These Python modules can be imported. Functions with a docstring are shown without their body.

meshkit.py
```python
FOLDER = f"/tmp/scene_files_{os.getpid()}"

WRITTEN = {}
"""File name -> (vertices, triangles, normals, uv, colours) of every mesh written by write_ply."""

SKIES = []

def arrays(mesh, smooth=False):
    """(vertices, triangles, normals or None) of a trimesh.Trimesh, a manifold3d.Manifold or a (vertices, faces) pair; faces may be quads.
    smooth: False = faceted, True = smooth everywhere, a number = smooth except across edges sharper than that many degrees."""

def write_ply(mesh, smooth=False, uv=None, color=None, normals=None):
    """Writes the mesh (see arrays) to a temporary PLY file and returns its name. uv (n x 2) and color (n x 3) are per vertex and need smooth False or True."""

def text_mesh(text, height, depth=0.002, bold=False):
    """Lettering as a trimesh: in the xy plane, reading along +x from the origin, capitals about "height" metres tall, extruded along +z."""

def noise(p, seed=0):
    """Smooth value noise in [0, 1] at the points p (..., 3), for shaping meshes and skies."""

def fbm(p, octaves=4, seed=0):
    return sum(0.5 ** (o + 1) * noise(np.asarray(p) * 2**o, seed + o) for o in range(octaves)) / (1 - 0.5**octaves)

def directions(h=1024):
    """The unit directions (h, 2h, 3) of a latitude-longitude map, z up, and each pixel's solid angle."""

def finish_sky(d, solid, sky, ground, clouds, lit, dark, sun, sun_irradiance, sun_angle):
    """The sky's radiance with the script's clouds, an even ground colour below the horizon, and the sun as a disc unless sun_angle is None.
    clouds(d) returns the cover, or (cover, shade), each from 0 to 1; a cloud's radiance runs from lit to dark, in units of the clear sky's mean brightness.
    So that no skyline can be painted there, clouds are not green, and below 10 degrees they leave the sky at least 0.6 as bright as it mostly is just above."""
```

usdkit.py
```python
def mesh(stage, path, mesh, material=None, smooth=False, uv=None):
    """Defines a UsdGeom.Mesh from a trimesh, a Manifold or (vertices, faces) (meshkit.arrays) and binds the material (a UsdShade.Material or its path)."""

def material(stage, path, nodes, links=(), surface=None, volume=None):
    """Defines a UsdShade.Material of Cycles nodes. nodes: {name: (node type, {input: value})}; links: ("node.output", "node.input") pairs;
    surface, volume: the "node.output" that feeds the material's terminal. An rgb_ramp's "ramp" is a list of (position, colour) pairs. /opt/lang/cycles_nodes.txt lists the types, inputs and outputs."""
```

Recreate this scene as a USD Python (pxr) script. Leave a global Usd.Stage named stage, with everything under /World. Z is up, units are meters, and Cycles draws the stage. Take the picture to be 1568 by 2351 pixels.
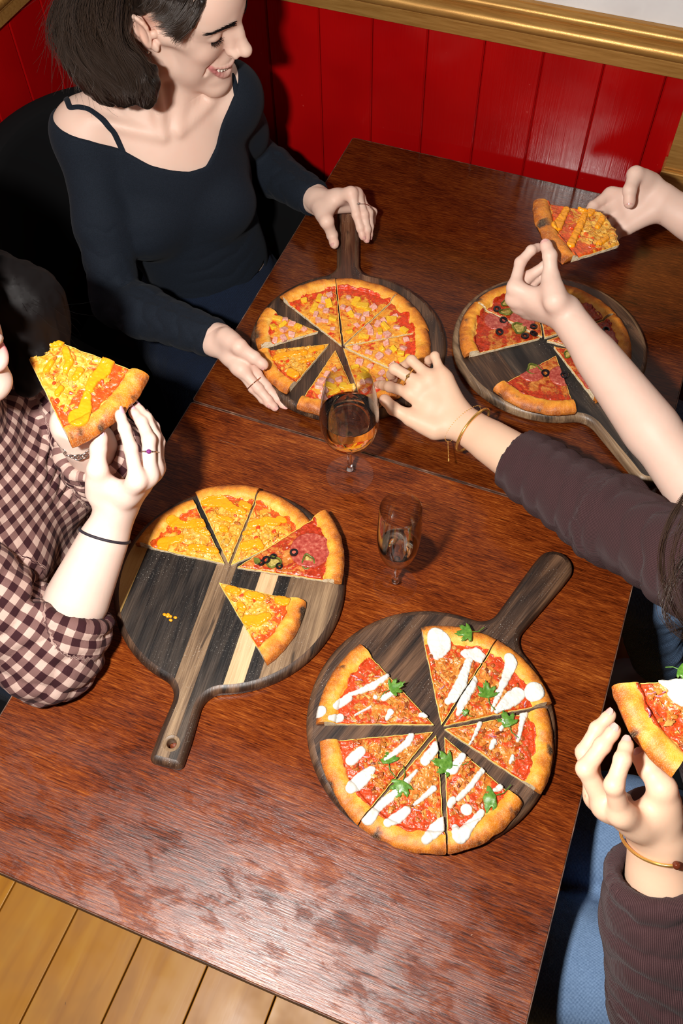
import math, random
import numpy as np, trimesh, usdkit, meshkit
import mapbox_earcut as earcut
from scipy.spatial import Delaunay, cKDTree
import scipy.sparse as sp
from shapely.geometry import Polygon, Point, LineString, MultiPoint, box as sbox
from shapely.ops import unary_union
from shapely import affinity, contains_xy
from pxr import Usd, UsdGeom, UsdLux, UsdShade, Sdf, Gf, Vt

stage = Usd.Stage.CreateInMemory()
UsdGeom.SetStageUpAxis(stage, 'Z')
WORLD = UsdGeom.Xform.Define(stage, '/World')
stage.SetDefaultPrim(WORLD.GetPrim())
UsdGeom.Scope.Define(stage, '/World/Looks')

# ------------------------------------------------------------------ camera
F_PX = 2116.37                      # focal length in pixels of the 1568 x 2351 frame
CAM = np.array([0.59919, -1.58091, 1.92469])
YAW, PITCH, ROLL = -0.3857, 0.9933, -0.0212
def cam_axes():
    f = np.array([math.sin(YAW) * math.cos(PITCH), math.cos(YAW) * math.cos(PITCH), -math.sin(PITCH)])
    r = np.array([math.cos(YAW), -math.sin(YAW), 0.0]); u = np.cross(r, f)
    c, s = math.cos(ROLL), math.sin(ROLL)
    return c * r + s * u, -s * r + c * u, f
CR, CU, CF = cam_axes()
cam = UsdGeom.Camera.Define(stage, '/World/camera')
m = Gf.Matrix4d(*[*CR, 0, *CU, 0, *(-CF), 0, *CAM, 1])
cam.AddTransformOp().Set(m)
cam.CreateHorizontalApertureAttr(24.0)
cam.CreateVerticalApertureAttr(24.0 * 2351 / 1568)
cam.CreateFocalLengthAttr(24.0 * F_PX / 1568)
cam.CreateClippingRangeAttr(Gf.Vec2f(0.05, 50))
cam.CreateExposureAttr(0.0)

# ------------------------------------------------------------------ light: a hand-held flash left of the lens, and the dim room
FLASH = CAM - 0.27 * CR + 0.07 * CU + 0.02 * CF
def aim(prim, pos, target):
    z = np.array(pos) - np.array(target); z = z / np.linalg.norm(z)
    x = np.cross([0, 0, 1.0], z); x /= np.linalg.norm(x); y = np.cross(z, x)
    prim.AddTransformOp().Set(Gf.Matrix4d(*[*x, 0, *y, 0, *z, 0, *pos, 1]))
flash = UsdLux.RectLight.Define(stage, '/World/flash')
flash.CreateWidthAttr(0.075); flash.CreateHeightAttr(0.05)
flash.CreateIntensityAttr(3000.0)
flash.CreateColorAttr(Gf.Vec3f(1.0, 0.965, 0.92))
aim(flash, FLASH, [0.30, -0.75, 0.85])
dome = UsdLux.DomeLight.Define(stage, '/World/room_light')
dome.CreateIntensityAttr(0.0012); dome.CreateColorAttr(Gf.Vec3f(1.0, 0.85, 0.7))

# ------------------------------------------------------------------ helpers
T = 0.75                            # table height
def at(px, py, z):
    """The point at height z that a pixel of the photograph shows."""
    d = CF + (px - 784) / F_PX * CR - (py - 1175.5) / F_PX * CU
    return CAM + d * ((z - CAM[2]) / d[2])
def nrm(v):
    v = np.asarray(v, float); return v / (np.linalg.norm(v) + 1e-12)
fbm, vnoise = meshkit.fbm, meshkit.noise

class Ref:
    def __init__(s, r): s.r = r
class Out:
    def __init__(s, n): s.__dict__['n'] = n
    def __getattr__(s, o): return Ref(f'{s.n}.{o}')
class G:
    """Collects a material's nodes and links."""
    def __init__(s): s.nodes, s.links = {}, []
    def __call__(s, kind, **k):
        n, ins = f'n{len(s.nodes)}', {}
        for a, v in k.items():
            if isinstance(v, Ref): s.links.append((v.r, f'{n}.{a}'))
            else: ins[a] = v
        s.nodes[n] = (kind, ins); return Out(n)
    def ramp(s, fac, *stops): return s('rgb_ramp', ramp=list(stops), fac=fac).color
    def noise(s, vec, scale, detail=3.0, rough=0.55, dist=0.0): return s('noise_texture', vector=vec, scale=scale, detail=detail, roughness=rough, distortion=dist).fac
    def mix(s, fac, a, b, how='mix'): return s('mix', mix_type=how, fac=fac, color1=a, color2=b).color
    def math(s, how, a, b=0.5, c=0.0, clamp=False): return s('math', math_type=how, value1=a, value2=b, value3=c, use_clamp=clamp).value
    def step(s, v, lo, hi): return s('map_range', range_type='smoothstep', value=v, from_min=lo, from_max=hi, to_min=0.0, to_max=1.0, clamp=True).result
    def rng(s, v, lo, hi, a, b): return s('map_range', range_type='linear', value=v, from_min=lo, from_max=hi, to_min=a, to_max=b, clamp=True).result
    def map(s, vec, scale=(1, 1, 1), rot=(0, 0, 0), loc=(0, 0, 0)): return s('mapping', mapping_type='point', vector=vec, scale=scale, rotation=rot, location=loc).vector
    def bump(s, h, strength=0.5, dist=0.001): return s('bump', height=h, strength=strength, distance=dist).normal
    def obj(s): return s('texture_coordinate').object
    def pos(s): return s('geometry').position
    def att(s, a): return s('attribute', attribute=a)
    def sep(s, v): return s('separate_xyz', vector=v)
    def pbr(s, **k): return s('principled_bsdf', **k).BSDF
MATS = {}
def material(name):
    def deco(fn):
        g = G(); surf = fn(g)
        MATS[name] = usdkit.material(stage, '/World/Looks/' + name, g.nodes, g.links, surface=surf.r)
        return fn
    return deco
def plain(name, color, rough=0.5, **k):
    g = G(); MATS[name] = usdkit.material(stage, '/World/Looks/' + name, *(lambda s: (g.nodes, g.links, s.r))(g.pbr(base_color=color, roughness=rough, **k)))

USED = {}
def numbered(parent, name):
    k = (parent, name); n = USED.get(k, 0); USED[k] = n + 1
    return f'{parent}/{name}' if n == 0 else f'{parent}/{name}_{n:03d}'
def tag(prim, label=None, cat=None, group=None, kind=None):
    for k, v in (('label', label), ('category', cat), ('group', group), ('kind', kind)):
        if v: prim.SetCustomDataByKey(k, v)
    return prim
def thing(name, label=None, cat=None, loc=(0, 0, 0), group=None, kind=None, frame=None):
    p = numbered('/World', name); x = UsdGeom.Xform.Define(stage, p)
    if frame is not None:
        o, X, Y, Z = frame; x.AddTransformOp().Set(Gf.Matrix4d(*[*X, 0, *Y, 0, *Z, 0, *o, 1]))
    else: x.AddTranslateOp().Set(Gf.Vec3d(*map(float, loc)))
    tag(x.GetPrim(), label, cat, group, kind); return p
def part(parent, name, mesh, mat, smooth=False, attrs=None, label=None, cat=None, group=None, kind=None):
    p = numbered(parent or '/World', name)
    me = usdkit.mesh(stage, p, mesh, MATS[mat], smooth)
    for a, v in (attrs or {}).items():
        v = np.asarray(v, np.float32); api = UsdGeom.PrimvarsAPI(me)
        if v.ndim == 1: api.CreatePrimvar(a, Sdf.ValueTypeNames.FloatArray, 'vertex').Set(Vt.FloatArray.FromNumpy(v))
        else: api.CreatePrimvar(a, Sdf.ValueTypeNames.Color3fArray if a == 'col' else Sdf.ValueTypeNames.Float3Array, 'vertex').Set(Vt.Vec3fArray.FromNumpy(np.ascontiguousarray(v)))
    tag(me.GetPrim(), label, cat, group, kind); return p
def cat(*ms):
    """Joins (v, f) meshes."""
    v, f, n = [], [], 0
    for a, b in ms: v.append(np.asarray(a, float)); f.append(np.asarray(b) + n); n += len(a)
    return np.vstack(v), np.vstack(f)
def tri(poly):
    """Earcut of a shapely polygon: (v2, f)."""
    rings = [np.array(poly.exterior.coords)[:-1]] + [np.array(r.coords)[:-1] for r in poly.interiors]
    v = np.vstack(rings); ends = np.cumsum([len(r) for r in rings]).astype(np.uint32)
    return v, earcut.triangulate_float64(v, ends).reshape(-1, 3).astype(int)
def orient(poly):
    from shapely.geometry.polygon import orient as o
    return o(poly, 1.0)
def slab(poly, z0, z1, r=0.0, n=3, rb=None):
    """A flat piece of the polygon's outline with edges rounded by r on top (rb underneath)."""
    poly = orient(poly); rb = r if rb is None else rb
    V, Fc, base = [], [], 0
    prof = []
    for k in range(n + 1):
        a = math.pi / 2 * k / n
        if rb > 0: prof.append((rb * (1 - math.sin(a)), z0 + rb * (1 - math.cos(a))))
    if rb <= 0: prof.append((0, z0))
    top = []
    if r > 0:
        for k in range(n + 1):
            a = math.pi / 2 * k / n; top.append((r * (1 - math.cos(a)), z1 - r + r * math.sin(a)))
    else: top = [(0, z1)]
    prof += top
    rings = [np.array(poly.exterior.coords)[:-1]] + [np.array(h.coords)[:-1] for h in poly.interiors]
    caps0, caps1 = [], []
    for ring in rings:
        e = np.roll(ring, -1, 0) - ring; e /= np.linalg.norm(e, axis=1, keepdims=True) + 1e-12
        nn = np.stack([-e[:, 1], e[:, 0]], 1); nv = nn + np.roll(nn, 1, 0); nv /= np.maximum((nv * nn).sum(1, keepdims=True), 0.35)
        N = len(ring); start = sum(len(x) for x in V)
        for off, z in prof: V.append(np.column_stack([ring + nv * off, np.full(N, z)]))
        for k in range(len(prof) - 1):
            i = np.arange(N); j = (i + 1) % N; a, b = start + k * N, start + (k + 1) * N
            Fc += [np.stack([a + i, a + j, b + j], 1), np.stack([a + i, b + j, b + i], 1)]
        caps0.append(start + np.arange(N)); caps1.append(start + (len(prof) - 1) * N + np.arange(N))
    V = np.vstack(V)
    for caps, flip in ((caps0, True), (caps1, False)):
        idx = np.concatenate(caps); ends = np.cumsum([len(c) for c in caps]).astype(np.uint32)
        t = earcut.triangulate_float64(np.ascontiguousarray(V[idx, :2]), ends).reshape(-1, 3).astype(int)
        if len(t):
            a = V[idx[t[0]], :2]; up = np.cross(a[1] - a[0], a[2] - a[0]) > 0
            t = idx[t]; Fc.append(t[:, ::-1] if up == flip else t)
    return V, np.vstack(Fc)
def rbox(x0, x1, y0, y1, z0, z1, r=0.003):
    return slab(sbox(x0, y0, x1, y1), z0, z1, r, 2)
def ring_poly(poly, step):
    L = poly.exterior.length; n = max(int(L / step), 8)
    return np.array([poly.exterior.interpolate(L * i / n).coords[0] for i in range(n)])
def fill(poly, step, seed=0, extra=None):
    """Boundary ring plus jittered interior points of a polygon, triangulated: (v2, f, ring length)."""
    rg = np.random.default_rng(seed); poly = orient(poly)
    b = ring_poly(poly, step); x0, y0, x1, y1 = poly.bounds
    gx, gy = np.meshgrid(np.arange(x0, x1, step), np.arange(y0, y1, step * 0.87)); gx[1::2] += step / 2
    p = np.column_stack([gx.ravel(), gy.ravel()]) + rg.normal(0, step * 0.12, (gx.size, 2))
    inn = poly.buffer(-step * 0.55)
    if not inn.is_empty: p = p[contains_xy(inn, p[:, 0], p[:, 1])]
    else: p = p[:0]
    v = np.vstack([b, p]); t = Delaunay(v).simplices; c = v[t].mean(1)
    t = t[contains_xy(Polygon(b).buffer(1e-7), c[:, 0], c[:, 1])]
    a = v[t]; cr = np.cross(a[:, 1] - a[:, 0], a[:, 2] - a[:, 0]); t[cr < 0] = t[cr < 0][:, ::-1]
    return v, t[np.abs(cr) > 1e-14], len(b)
def edge_dist(v, poly):
    b = ring_poly(poly, 0.0004); return cKDTree(b).query(v)[0]
def dome(poly, H, w, base, step=0.0011, seed=0, rough=0.0, under=0.0):
    """A soft flattened drop of the polygon's outline, H high, lying on the surface base(x, y)."""
    v, f, nb = fill(poly, step, seed); d = edge_dist(v, poly); d[:nb] = 0
    z = H * np.sqrt(np.maximum(1 - (1 - np.clip(d / w, 0, 1)) ** 2, 0))
    if rough: z *= 1 + rough * (fbm(np.column_stack([v * 400, np.full(len(v), seed * 3.1)])) - 0.5) * 2
    zb = base(v[:, 0], v[:, 1]); V = np.column_stack([v, zb + z - under])
    lo = np.column_stack([v[:nb], zb[:nb] - 0.0012 - under]); i = np.arange(nb); j = (i + 1) % nb; k = len(V)
    side = np.vstack([np.stack([k + i, k + j, j], 1), np.stack([k + i, j, i], 1)])
    return np.vstack([V, lo]), np.vstack([f, side])
def lathe(prof, n=48):
    """Revolves (radius, z) points about z; a closed profile gives a solid wall."""
    prof = np.asarray(prof, float); a = np.arange(n) * 2 * math.pi / n
    V = np.stack([prof[:, None, 0] * np.cos(a), prof[:, None, 0] * np.sin(a), np.repeat(prof[:, 1:2], n, 1)], -1).reshape(-1, 3)
    i, j = np.meshgrid(np.arange(len(prof) - 1), np.arange(n), indexing='ij'); k = (j + 1) % n
    q = np.stack([i * n + j, i * n + k, (i + 1) * n + k, (i + 1) * n + j], -1).reshape(-1, 4)
    return V, np.vstack([q[:, [0, 1, 2]], q[:, [0, 2, 3]]])
def tube(pts, rad, n=8, cap=True):
    p = np.asarray(pts, float); r = np.broadcast_to(np.asarray(rad, float), (len(p),)).copy()
    if cap:
        d0, d1 = nrm(p[0] - p[1]), nrm(p[-1] - p[-2])
        p = np.vstack([p[0] + d0 * r[0] * .6, p[0] + d0 * r[0] * .25, p, p[-1] + d1 * r[-1] * .25, p[-1] + d1 * r[-1] * .6])
        r = np.concatenate([[r[0] * .05, r[0] * .7], r, [r[-1] * .7, r[-1] * .05]])
    t = np.gradient(p, axis=0); t /= np.linalg.norm(t, axis=1, keepdims=True) + 1e-12
    ref = np.array([0, 0, 1.0]) if abs(t[:, 2]).mean() < 0.8 else np.array([1.0, 0, 0])
    A = np.zeros_like(p); a = nrm(np.cross(t[0], ref))
    for i in range(len(p)):
        a = nrm(a - t[i] * (a @ t[i])); A[i] = a
    B = np.cross(t, A); ang = np.arange(n) * 2 * math.pi / n
    V = p[:, None] + r[:, None, None] * (np.cos(ang)[None, :, None] * A[:, None] + np.sin(ang)[None, :, None] * B[:, None])
    i, j = np.meshgrid(np.arange(len(p) - 1), np.arange(n), indexing='ij'); k = (j + 1) % n
    q = np.stack([i * n + j, i * n + k, (i + 1) * n + k, (i + 1) * n + j], -1).reshape(-1, 4)
    return V.reshape(-1, 3), np.vstack([q[:, [0, 1, 2]], q[:, [0, 2, 3]]])
def sphere(c, r, sub=2, scale=(1, 1, 1)):
    s = trimesh.creation.icosphere(sub, 1.0); return np.array(s.vertices) * r * np.array(scale) + np.array(c), np.array(s.faces)
def xform(mesh, o, X, Y, Z):
    return np.asarray(mesh[0]) @ np.array([X, Y, Z]) + np.array(o), mesh[1]
def rotz(mesh, a, o=(0, 0, 0)):
    return xform(mesh, o, (math.cos(a), math.sin(a), 0), (-math.sin(a), math.cos(a), 0), (0, 0, 1))

# ------------------------------------------------------------------ materials of the room
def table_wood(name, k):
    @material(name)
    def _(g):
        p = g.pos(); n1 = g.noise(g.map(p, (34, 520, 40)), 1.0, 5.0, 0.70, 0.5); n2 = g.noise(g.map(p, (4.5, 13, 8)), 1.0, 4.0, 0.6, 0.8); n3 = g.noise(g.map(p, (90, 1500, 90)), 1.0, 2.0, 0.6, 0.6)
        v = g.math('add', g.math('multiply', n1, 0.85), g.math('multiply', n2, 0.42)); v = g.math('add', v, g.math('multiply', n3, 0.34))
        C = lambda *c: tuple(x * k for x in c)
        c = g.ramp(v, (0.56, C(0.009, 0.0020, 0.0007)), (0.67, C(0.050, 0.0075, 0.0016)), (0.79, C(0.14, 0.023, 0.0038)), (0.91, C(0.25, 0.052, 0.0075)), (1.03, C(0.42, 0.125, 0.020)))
        # worn lacquer: the far half is nearly new, the near edge is rubbed
        y = g.sep(p).y; near = g.step(y, -1.05, -1.45)
        wear = g.noise(g.map(p, (9, 22, 9)), 1.0, 6.0, 0.66, 0.5); patch = g.step(g.noise(g.map(p, (15, 30, 10)), 1.0, 8.0, 0.72, 0.4), 0.49, 0.60)
        rough = g.math('add', g.rng(wear, 0.38, 0.62, 0.13, 0.20), g.math('multiply', near, 0.15))
        spec = g.math('subtract', g.math('add', 0.24, g.math('multiply', near, 0.46)), g.math('multiply', g.math('multiply', patch, near), 0.46))
        h = g.math('add', g.math('multiply', n1, 0.7), g.math('multiply', wear, 0.5))
        sc = g.noise(g.map(p, (8, 420, 8), (0, 0, 0.7)), 1.0, 1.0); scr = g.step(sc, 0.80, 0.83); dust = g.step(g.noise(p, 210.0, 1.0), 0.83, 0.85)
        c = g.mix(g.math('multiply', scr, 0.35), c, (0.38, 0.24, 0.15)); c = g.mix(g.math('multiply', dust, 0.5), c, (0.40, 0.27, 0.18))
        return g.pbr(base_color=c, roughness=rough, specular_ior_level=spec, normal=g.bump(h, g.math('multiply_add', near, 0.40, 0.06), 0.0010))
table_wood('table_wood', 0.86); table_wood('table_wood_shaded', 0.50)  # second copy: flash falloff over the far table painted in as darker wood
@material('table_edge')
def _(g):
    p = g.pos(); n = g.noise(g.map(p, (30, 30, 300)), 1.0, 5.0, 0.65)
    return g.pbr(base_color=g.ramp(n, (0.40, (0.03, 0.010, 0.005)), (0.55, (0.12, 0.05, 0.028)), (0.72, (0.34, 0.20, 0.13))), roughness=0.55)
@material('dark_metal')
def _(g):
    return g.pbr(base_color=(0.012, 0.012, 0.013), roughness=0.45, metallic=0.6)
@material('floor_wood')
def _(g):
    p = g.pos(); r = g('object_info').random
    q = g('vector_math', math_type='add', vector1=p, vector2=g('combine_xyz', x=g.math('multiply', r, 7.0), y=g.math('multiply', r, 13.0), z=0.0).vector).vector
    n = g.noise(g.map(q, (26, 3.0, 10)), 1.0, 4.0, 0.5, 0.6); n2 = g.noise(q, 9.0, 3.0)
    c = g.ramp(n, (0.3, (0.50, 0.185, 0.011)), (0.5, (0.66, 0.275, 0.018)), (0.72, (0.74, 0.35, 0.032)))
    c = g.mix(g.math('multiply', g.step(r, 0.3, 1.0), 0.40), c, (0.50, 0.23, 0.045)); c = g.mix(g.math('multiply', g.step(n2, 0.45, 0.75), 0.3), c, (0.30, 0.13, 0.03))
    d = g.step(g.noise(g.map(q, (60, 22, 10)), 1.0, 2.0, 0.5, 1.0), 0.735, 0.78); c = g.mix(g.math('multiply', d, 0.85), c, (0.035, 0.014, 0.006))
    sc = g.step(g.noise(g.map(q, (150, 10, 10), (0, 0, 0.12)), 1.0, 2.0), 0.72, 0.78); c = g.mix(g.math('multiply', sc, 0.4), c, (0.16, 0.06, 0.015))
    return g.pbr(base_color=c, roughness=g.rng(n2, 0.3, 0.7, 0.28, 0.5), normal=g.bump(n, 0.25, 0.001))
@material('floor_gap')
def _(g): return g.pbr(base_color=(0.008, 0.004, 0.002), roughness=0.9)
@material('red_paint')
def _(g):
    p = g.pos(); br = g.noise(g.map(p, (380, 380, 9)), 1.0, 3.0, 0.6); big = g.noise(p, 6.0, 2.0)
    c = g.mix(g.step(big, 0.3, 0.7), (0.30, 0.0016, 0.0022), (0.36, 0.0025, 0.0028))
    dots = g.step(g.noise(p, 95.0, 1.0), 0.80, 0.83); c = g.mix(g.math('multiply', dots, 0.4), c, (0.5, 0.06, 0.05))
    h = g.math('add', g.math('multiply', br, 0.8), g.math('multiply', g.noise(g.map(p, (60, 60, 30)), 1.0, 2.0), 0.5))
    return g.pbr(base_color=c, roughness=g.rng(br, 0.35, 0.65, 0.10, 0.18), specular_ior_level=0.5, normal=g.bump(h, 0.16, 0.0012))
@material('gold_paint')
def _(g):
    p = g.pos(); n = g.noise(g.map(p, (14, 220, 220)), 1.0, 4.0, 0.6); s = g.noise(p, 900.0, 1.0)
    c = g.ramp(n, (0.3, (0.36, 0.17, 0.035)), (0.7, (0.52, 0.28, 0.075)))
    return g.pbr(base_color=c, metallic=0.55, roughness=g.rng(s, 0.3, 0.7, 0.34, 0.5), normal=g.bump(g.math('add', n, g.math('multiply', s, 0.4)), 0.3, 0.0006))
@material('wall_plaster')
def _(g):
    p = g.pos(); n = g.noise(p, 14.0, 4.0)
    return g.pbr(base_color=g.ramp(n, (0.3, (0.60, 0.57, 0.56)), (0.7, (0.68, 0.655, 0.645))), roughness=0.7, normal=g.bump(g.noise(p, 120.0, 3.0), 0.15, 0.001))

# ------------------------------------------------------------------ the room
def struct(name): return thing(name, kind='structure')
fl = struct('floor')
part(fl, 'underlay', rbox(-0.64, 2.2, -3.0, 0.0, -0.06, -0.021, 0.0), 'floor_gap')
rg = random.Random(5)
for i in range(21):
    x = -0.163 - 0.1405 * 4 + 0.1405 * i; cuts = [-3.0, -1.02 - rg.random() * 0.35, 0.03] if i not in (4, 5, 6, 7, 8) else [-3.0, -0.75 - rg.random() * 0.4, 0.03]
    if x + 0.1395 < -0.62: continue
    for a, b in zip(cuts, cuts[1:]):
        part(fl, 'plank', rbox(max(x, -0.63) + 0.0014, x + 0.1391, a + 0.001, b - 0.001, -0.02, 0.0, 0.0016), 'floor_wood')
YW, XW = 0.025, -0.61               # back wall and left wall
wb = struct('wall_back')
part(wb, 'backing', rbox(-0.66, 1.35, YW + 0.012, YW + 0.09, 0, 1.0, 0), 'red_paint')
def vgroove(w, h, t=0.012, c=0.0032):
    """A tongue-and-groove board, its two long edges chamfered; front face at y = 0, width along x."""
    return xform(slab(Polygon([(0.0004, t), (0.0004, c), (c, 0), (w - c, 0), (w - 0.0004, c), (w - 0.0004, t)]), 0, h), (0, 0, 0), (1, 0, 0), (0, 1, 0), (0, 0, 1))
for i in range(-5, 13):
    x = -0.0787 + 0.1087 * i
    if x < -0.63: continue
    v, f = vgroove(0.1087, 1.0); part(wb, 'panel', (v + [x, YW, 0], f), 'red_paint')
part(wb, 'plaster', rbox(-0.66, 1.35, YW + 0.004, YW + 0.09, 1.0, 2.6, 0), 'wall_plaster')
wl = struct('wall_left')
part(wl, 'backing', rbox(XW - 0.09, XW - 0.012, -3.0, YW, 0, 1.0, 0), 'red_paint')
for i in range(29):
    y = -0.105 - 0.1055 * i + 0.1055
    v, f = vgroove(0.1055, 1.0); v, f = xform((v, f), (XW, y, 0), (0, -1, 0), (-1, 0, 0), (0, 0, 1)); part(wl, 'panel', (v, f[:, ::-1]), 'red_paint')
part(wl, 'plaster', rbox(XW - 0.09, XW - 0.004, -3.0, YW, 1.0, 2.6, 0), 'wall_plaster')
def rail_profile():
    """Dado rail, (out from the wall, height): flat band, bead, big ovolo, fillet, small ovolo."""
    p = [(0.0, 0.0), (0.017, 0.0), (0.018, 0.001), (0.018, 0.0235), (0.0205, 0.0250), (0.0205, 0.0268), (0.019, 0.0280)]
    for k in range(9): a = -1.0 + 2.1 * k / 8; p.append((0.017 + 0.011 * math.cos(a), 0.0395 + 0.0115 * math.sin(a)))
    p += [(0.0195, 0.0515), (0.0215, 0.0525), (0.0215, 0.0545), (0.019, 0.0555)]
    for k in range(7): a = -1.1 + 2.3 * k / 6; p.append((0.013 + 0.009 * math.cos(a), 0.0640 + 0.0085 * math.sin(a)))
    return p + [(0.010, 0.0745), (0.010, 0.0765), (0.0, 0.0765)]
def sweep(prof, a, b, out):
    a, b, out = map(lambda v: np.array(v, float), (a, b, out)); n = len(prof)
    V = np.vstack([[e + out * o + [0, 0, z] for o, z in prof] for e in (a, b)]); i = np.arange(n); j = (i + 1) % n
    f = np.vstack([np.stack([i, j, n + j], 1), np.stack([i, n + j, n + i], 1)]); t = tri(Polygon(prof))[1]
    return V, np.vstack([f, t, t[:, ::-1] + n])
part(None, 'trim_1', sweep(rail_profile(), (XW + 0.004, YW + 0.003, 0.998), (1.35, YW + 0.003, 0.998), (0, -1, 0)), 'gold_paint', 28, kind='structure')
part(None, 'trim_2', sweep(rail_profile(), (XW - 0.003, -3.0, 0.998), (XW - 0.003, YW - 0.004, 0.998), (1, 0, 0)), 'gold_paint', 28, kind='structure')
# gold corner post with a stepped plinth, right of the tables
tr = struct('trim_3')
part(tr, 'shaft', rbox(0.618, 0.80, -0.014, YW, 0.842, 0.998, 0.002), 'gold_paint')
part(tr, 'plinth', rbox(0.614, 0.80, -0.022, YW, 0.800, 0.842, 0.003), 'gold_paint')
part(tr, 'ledge', rbox(0.606, 0.80, -0.032, YW, 0.756, 0.800, 0.004), 'gold_paint')
part(tr, 'base', rbox(0.756, 0.80, -0.032, YW, 0.0, 0.756, 0.004), 'gold_paint')

# ------------------------------------------------------------------ the two square tables
def table(y1, y0, label, wood):
    t = thing('dining_table', label, 'table', (0.375, (y0 + y1) / 2, 0), group='square wooden tables pushed together')
    W, D = 0.75, y1 - y0; r = 0.006
    sq = sbox(-W / 2, -D / 2, W / 2, D / 2).buffer(-r).buffer(r, quad_segs=6)
    part(t, 'tabletop', slab(sq.buffer(-0.0016), T - 0.028, T, 0.0005, 1), wood)
    part(t, 'edge_band', slab(Polygon(sq.exterior, [sq.buffer(-0.0016).exterior]), T - 0.030, T - 0.0002, 0.0006, 2), 'table_edge', 40)
    part(t, 'column', lathe([(0, T - 0.03), (0.045, T - 0.03), (0.038, T - 0.06), (0.036, 0.05), (0.05, 0.035), (0, 0.035)], 24), 'dark_metal', 40)
    part(t, 'spider', cat(rbox(-0.28, 0.28, -0.03, 0.03, T - 0.045, T - 0.030, 0.002), rbox(-0.03, 0.03, -0.28, 0.28, T - 0.045, T - 0.030, 0.002)), 'dark_metal')
    part(t, 'foot_plate', slab(sbox(-0.22, -0.22, 0.22, 0.22).buffer(-0.03).buffer(0.03), 0.0, 0.035, 0.006), 'dark_metal', 40)
table(0.0, -0.7530, 'wooden square table against the red wall, holding two pizzas on boards', 'table_wood_shaded')
table(-0.7550, -1.5076, 'worn wooden square table nearest the camera, with scuffed shiny front edge', 'table_wood')
# ------------------------------------------------------------------ serving boards
def wood_board(name, dark, mid, light, bias, seed, grey=0.0):
    @material(name)
    def _(g):
        o = g.obj(); r = g('object_info').random
        q = g('vector_math', math_type='add', vector1=o, vector2=g('combine_xyz', x=g.math('multiply', r, 3.0), y=g.math('multiply_add', r, 5.0, seed), z=0.0).vector).vector
        big = g.noise(g.map(q, (5, 46, 20)), 1.0, 3.0, 0.5, 0.7); fine = g.noise(g.map(q, (20, 560, 60)), 1.0, 4.0, 0.6, 0.3)
        v = g.math('add', g.math('add', g.math('multiply', big, 0.8), g.math('multiply', fine, 0.35)), bias)
        c = g.ramp(v, (0.38, dark), (0.56, mid), (0.76, light))
        knot = g.step(g.noise(g.map(q, (9, 60, 20)), 1.0, 2.0, 0.5, 1.0), 0.64, 0.72); c = g.mix(g.math('multiply', knot, 0.75), c, dark)
        if grey:
            sc = g.step(g.noise(g.map(q, (10, 900, 10), (0, 0, 0.6)), 1.0, 1.0), 0.76, 0.80); c = g.mix(g.math('multiply', sc, grey), c, (0.30, 0.25, 0.20))
            fl = g.math('multiply', g.step(g.noise(q, 620.0, 2.0, 0.6), 0.66, 0.71), g.step(g.noise(q, 17.0, 3.0, 0.6), 0.48, 0.66)); c = g.mix(g.math('multiply', fl, 0.85), c, (0.62, 0.58, 0.52))
        return g.pbr(base_color=c, roughness=g.rng(fine, 0.3, 0.7, 0.36, 0.55), normal=g.bump(fine, 0.3, 0.0007))
wood_board('walnut', (0.008, 0.0045, 0.0035), (0.042, 0.020, 0.011), (0.15, 0.075, 0.038), 0.0, 0.0, 0.4)
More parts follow.
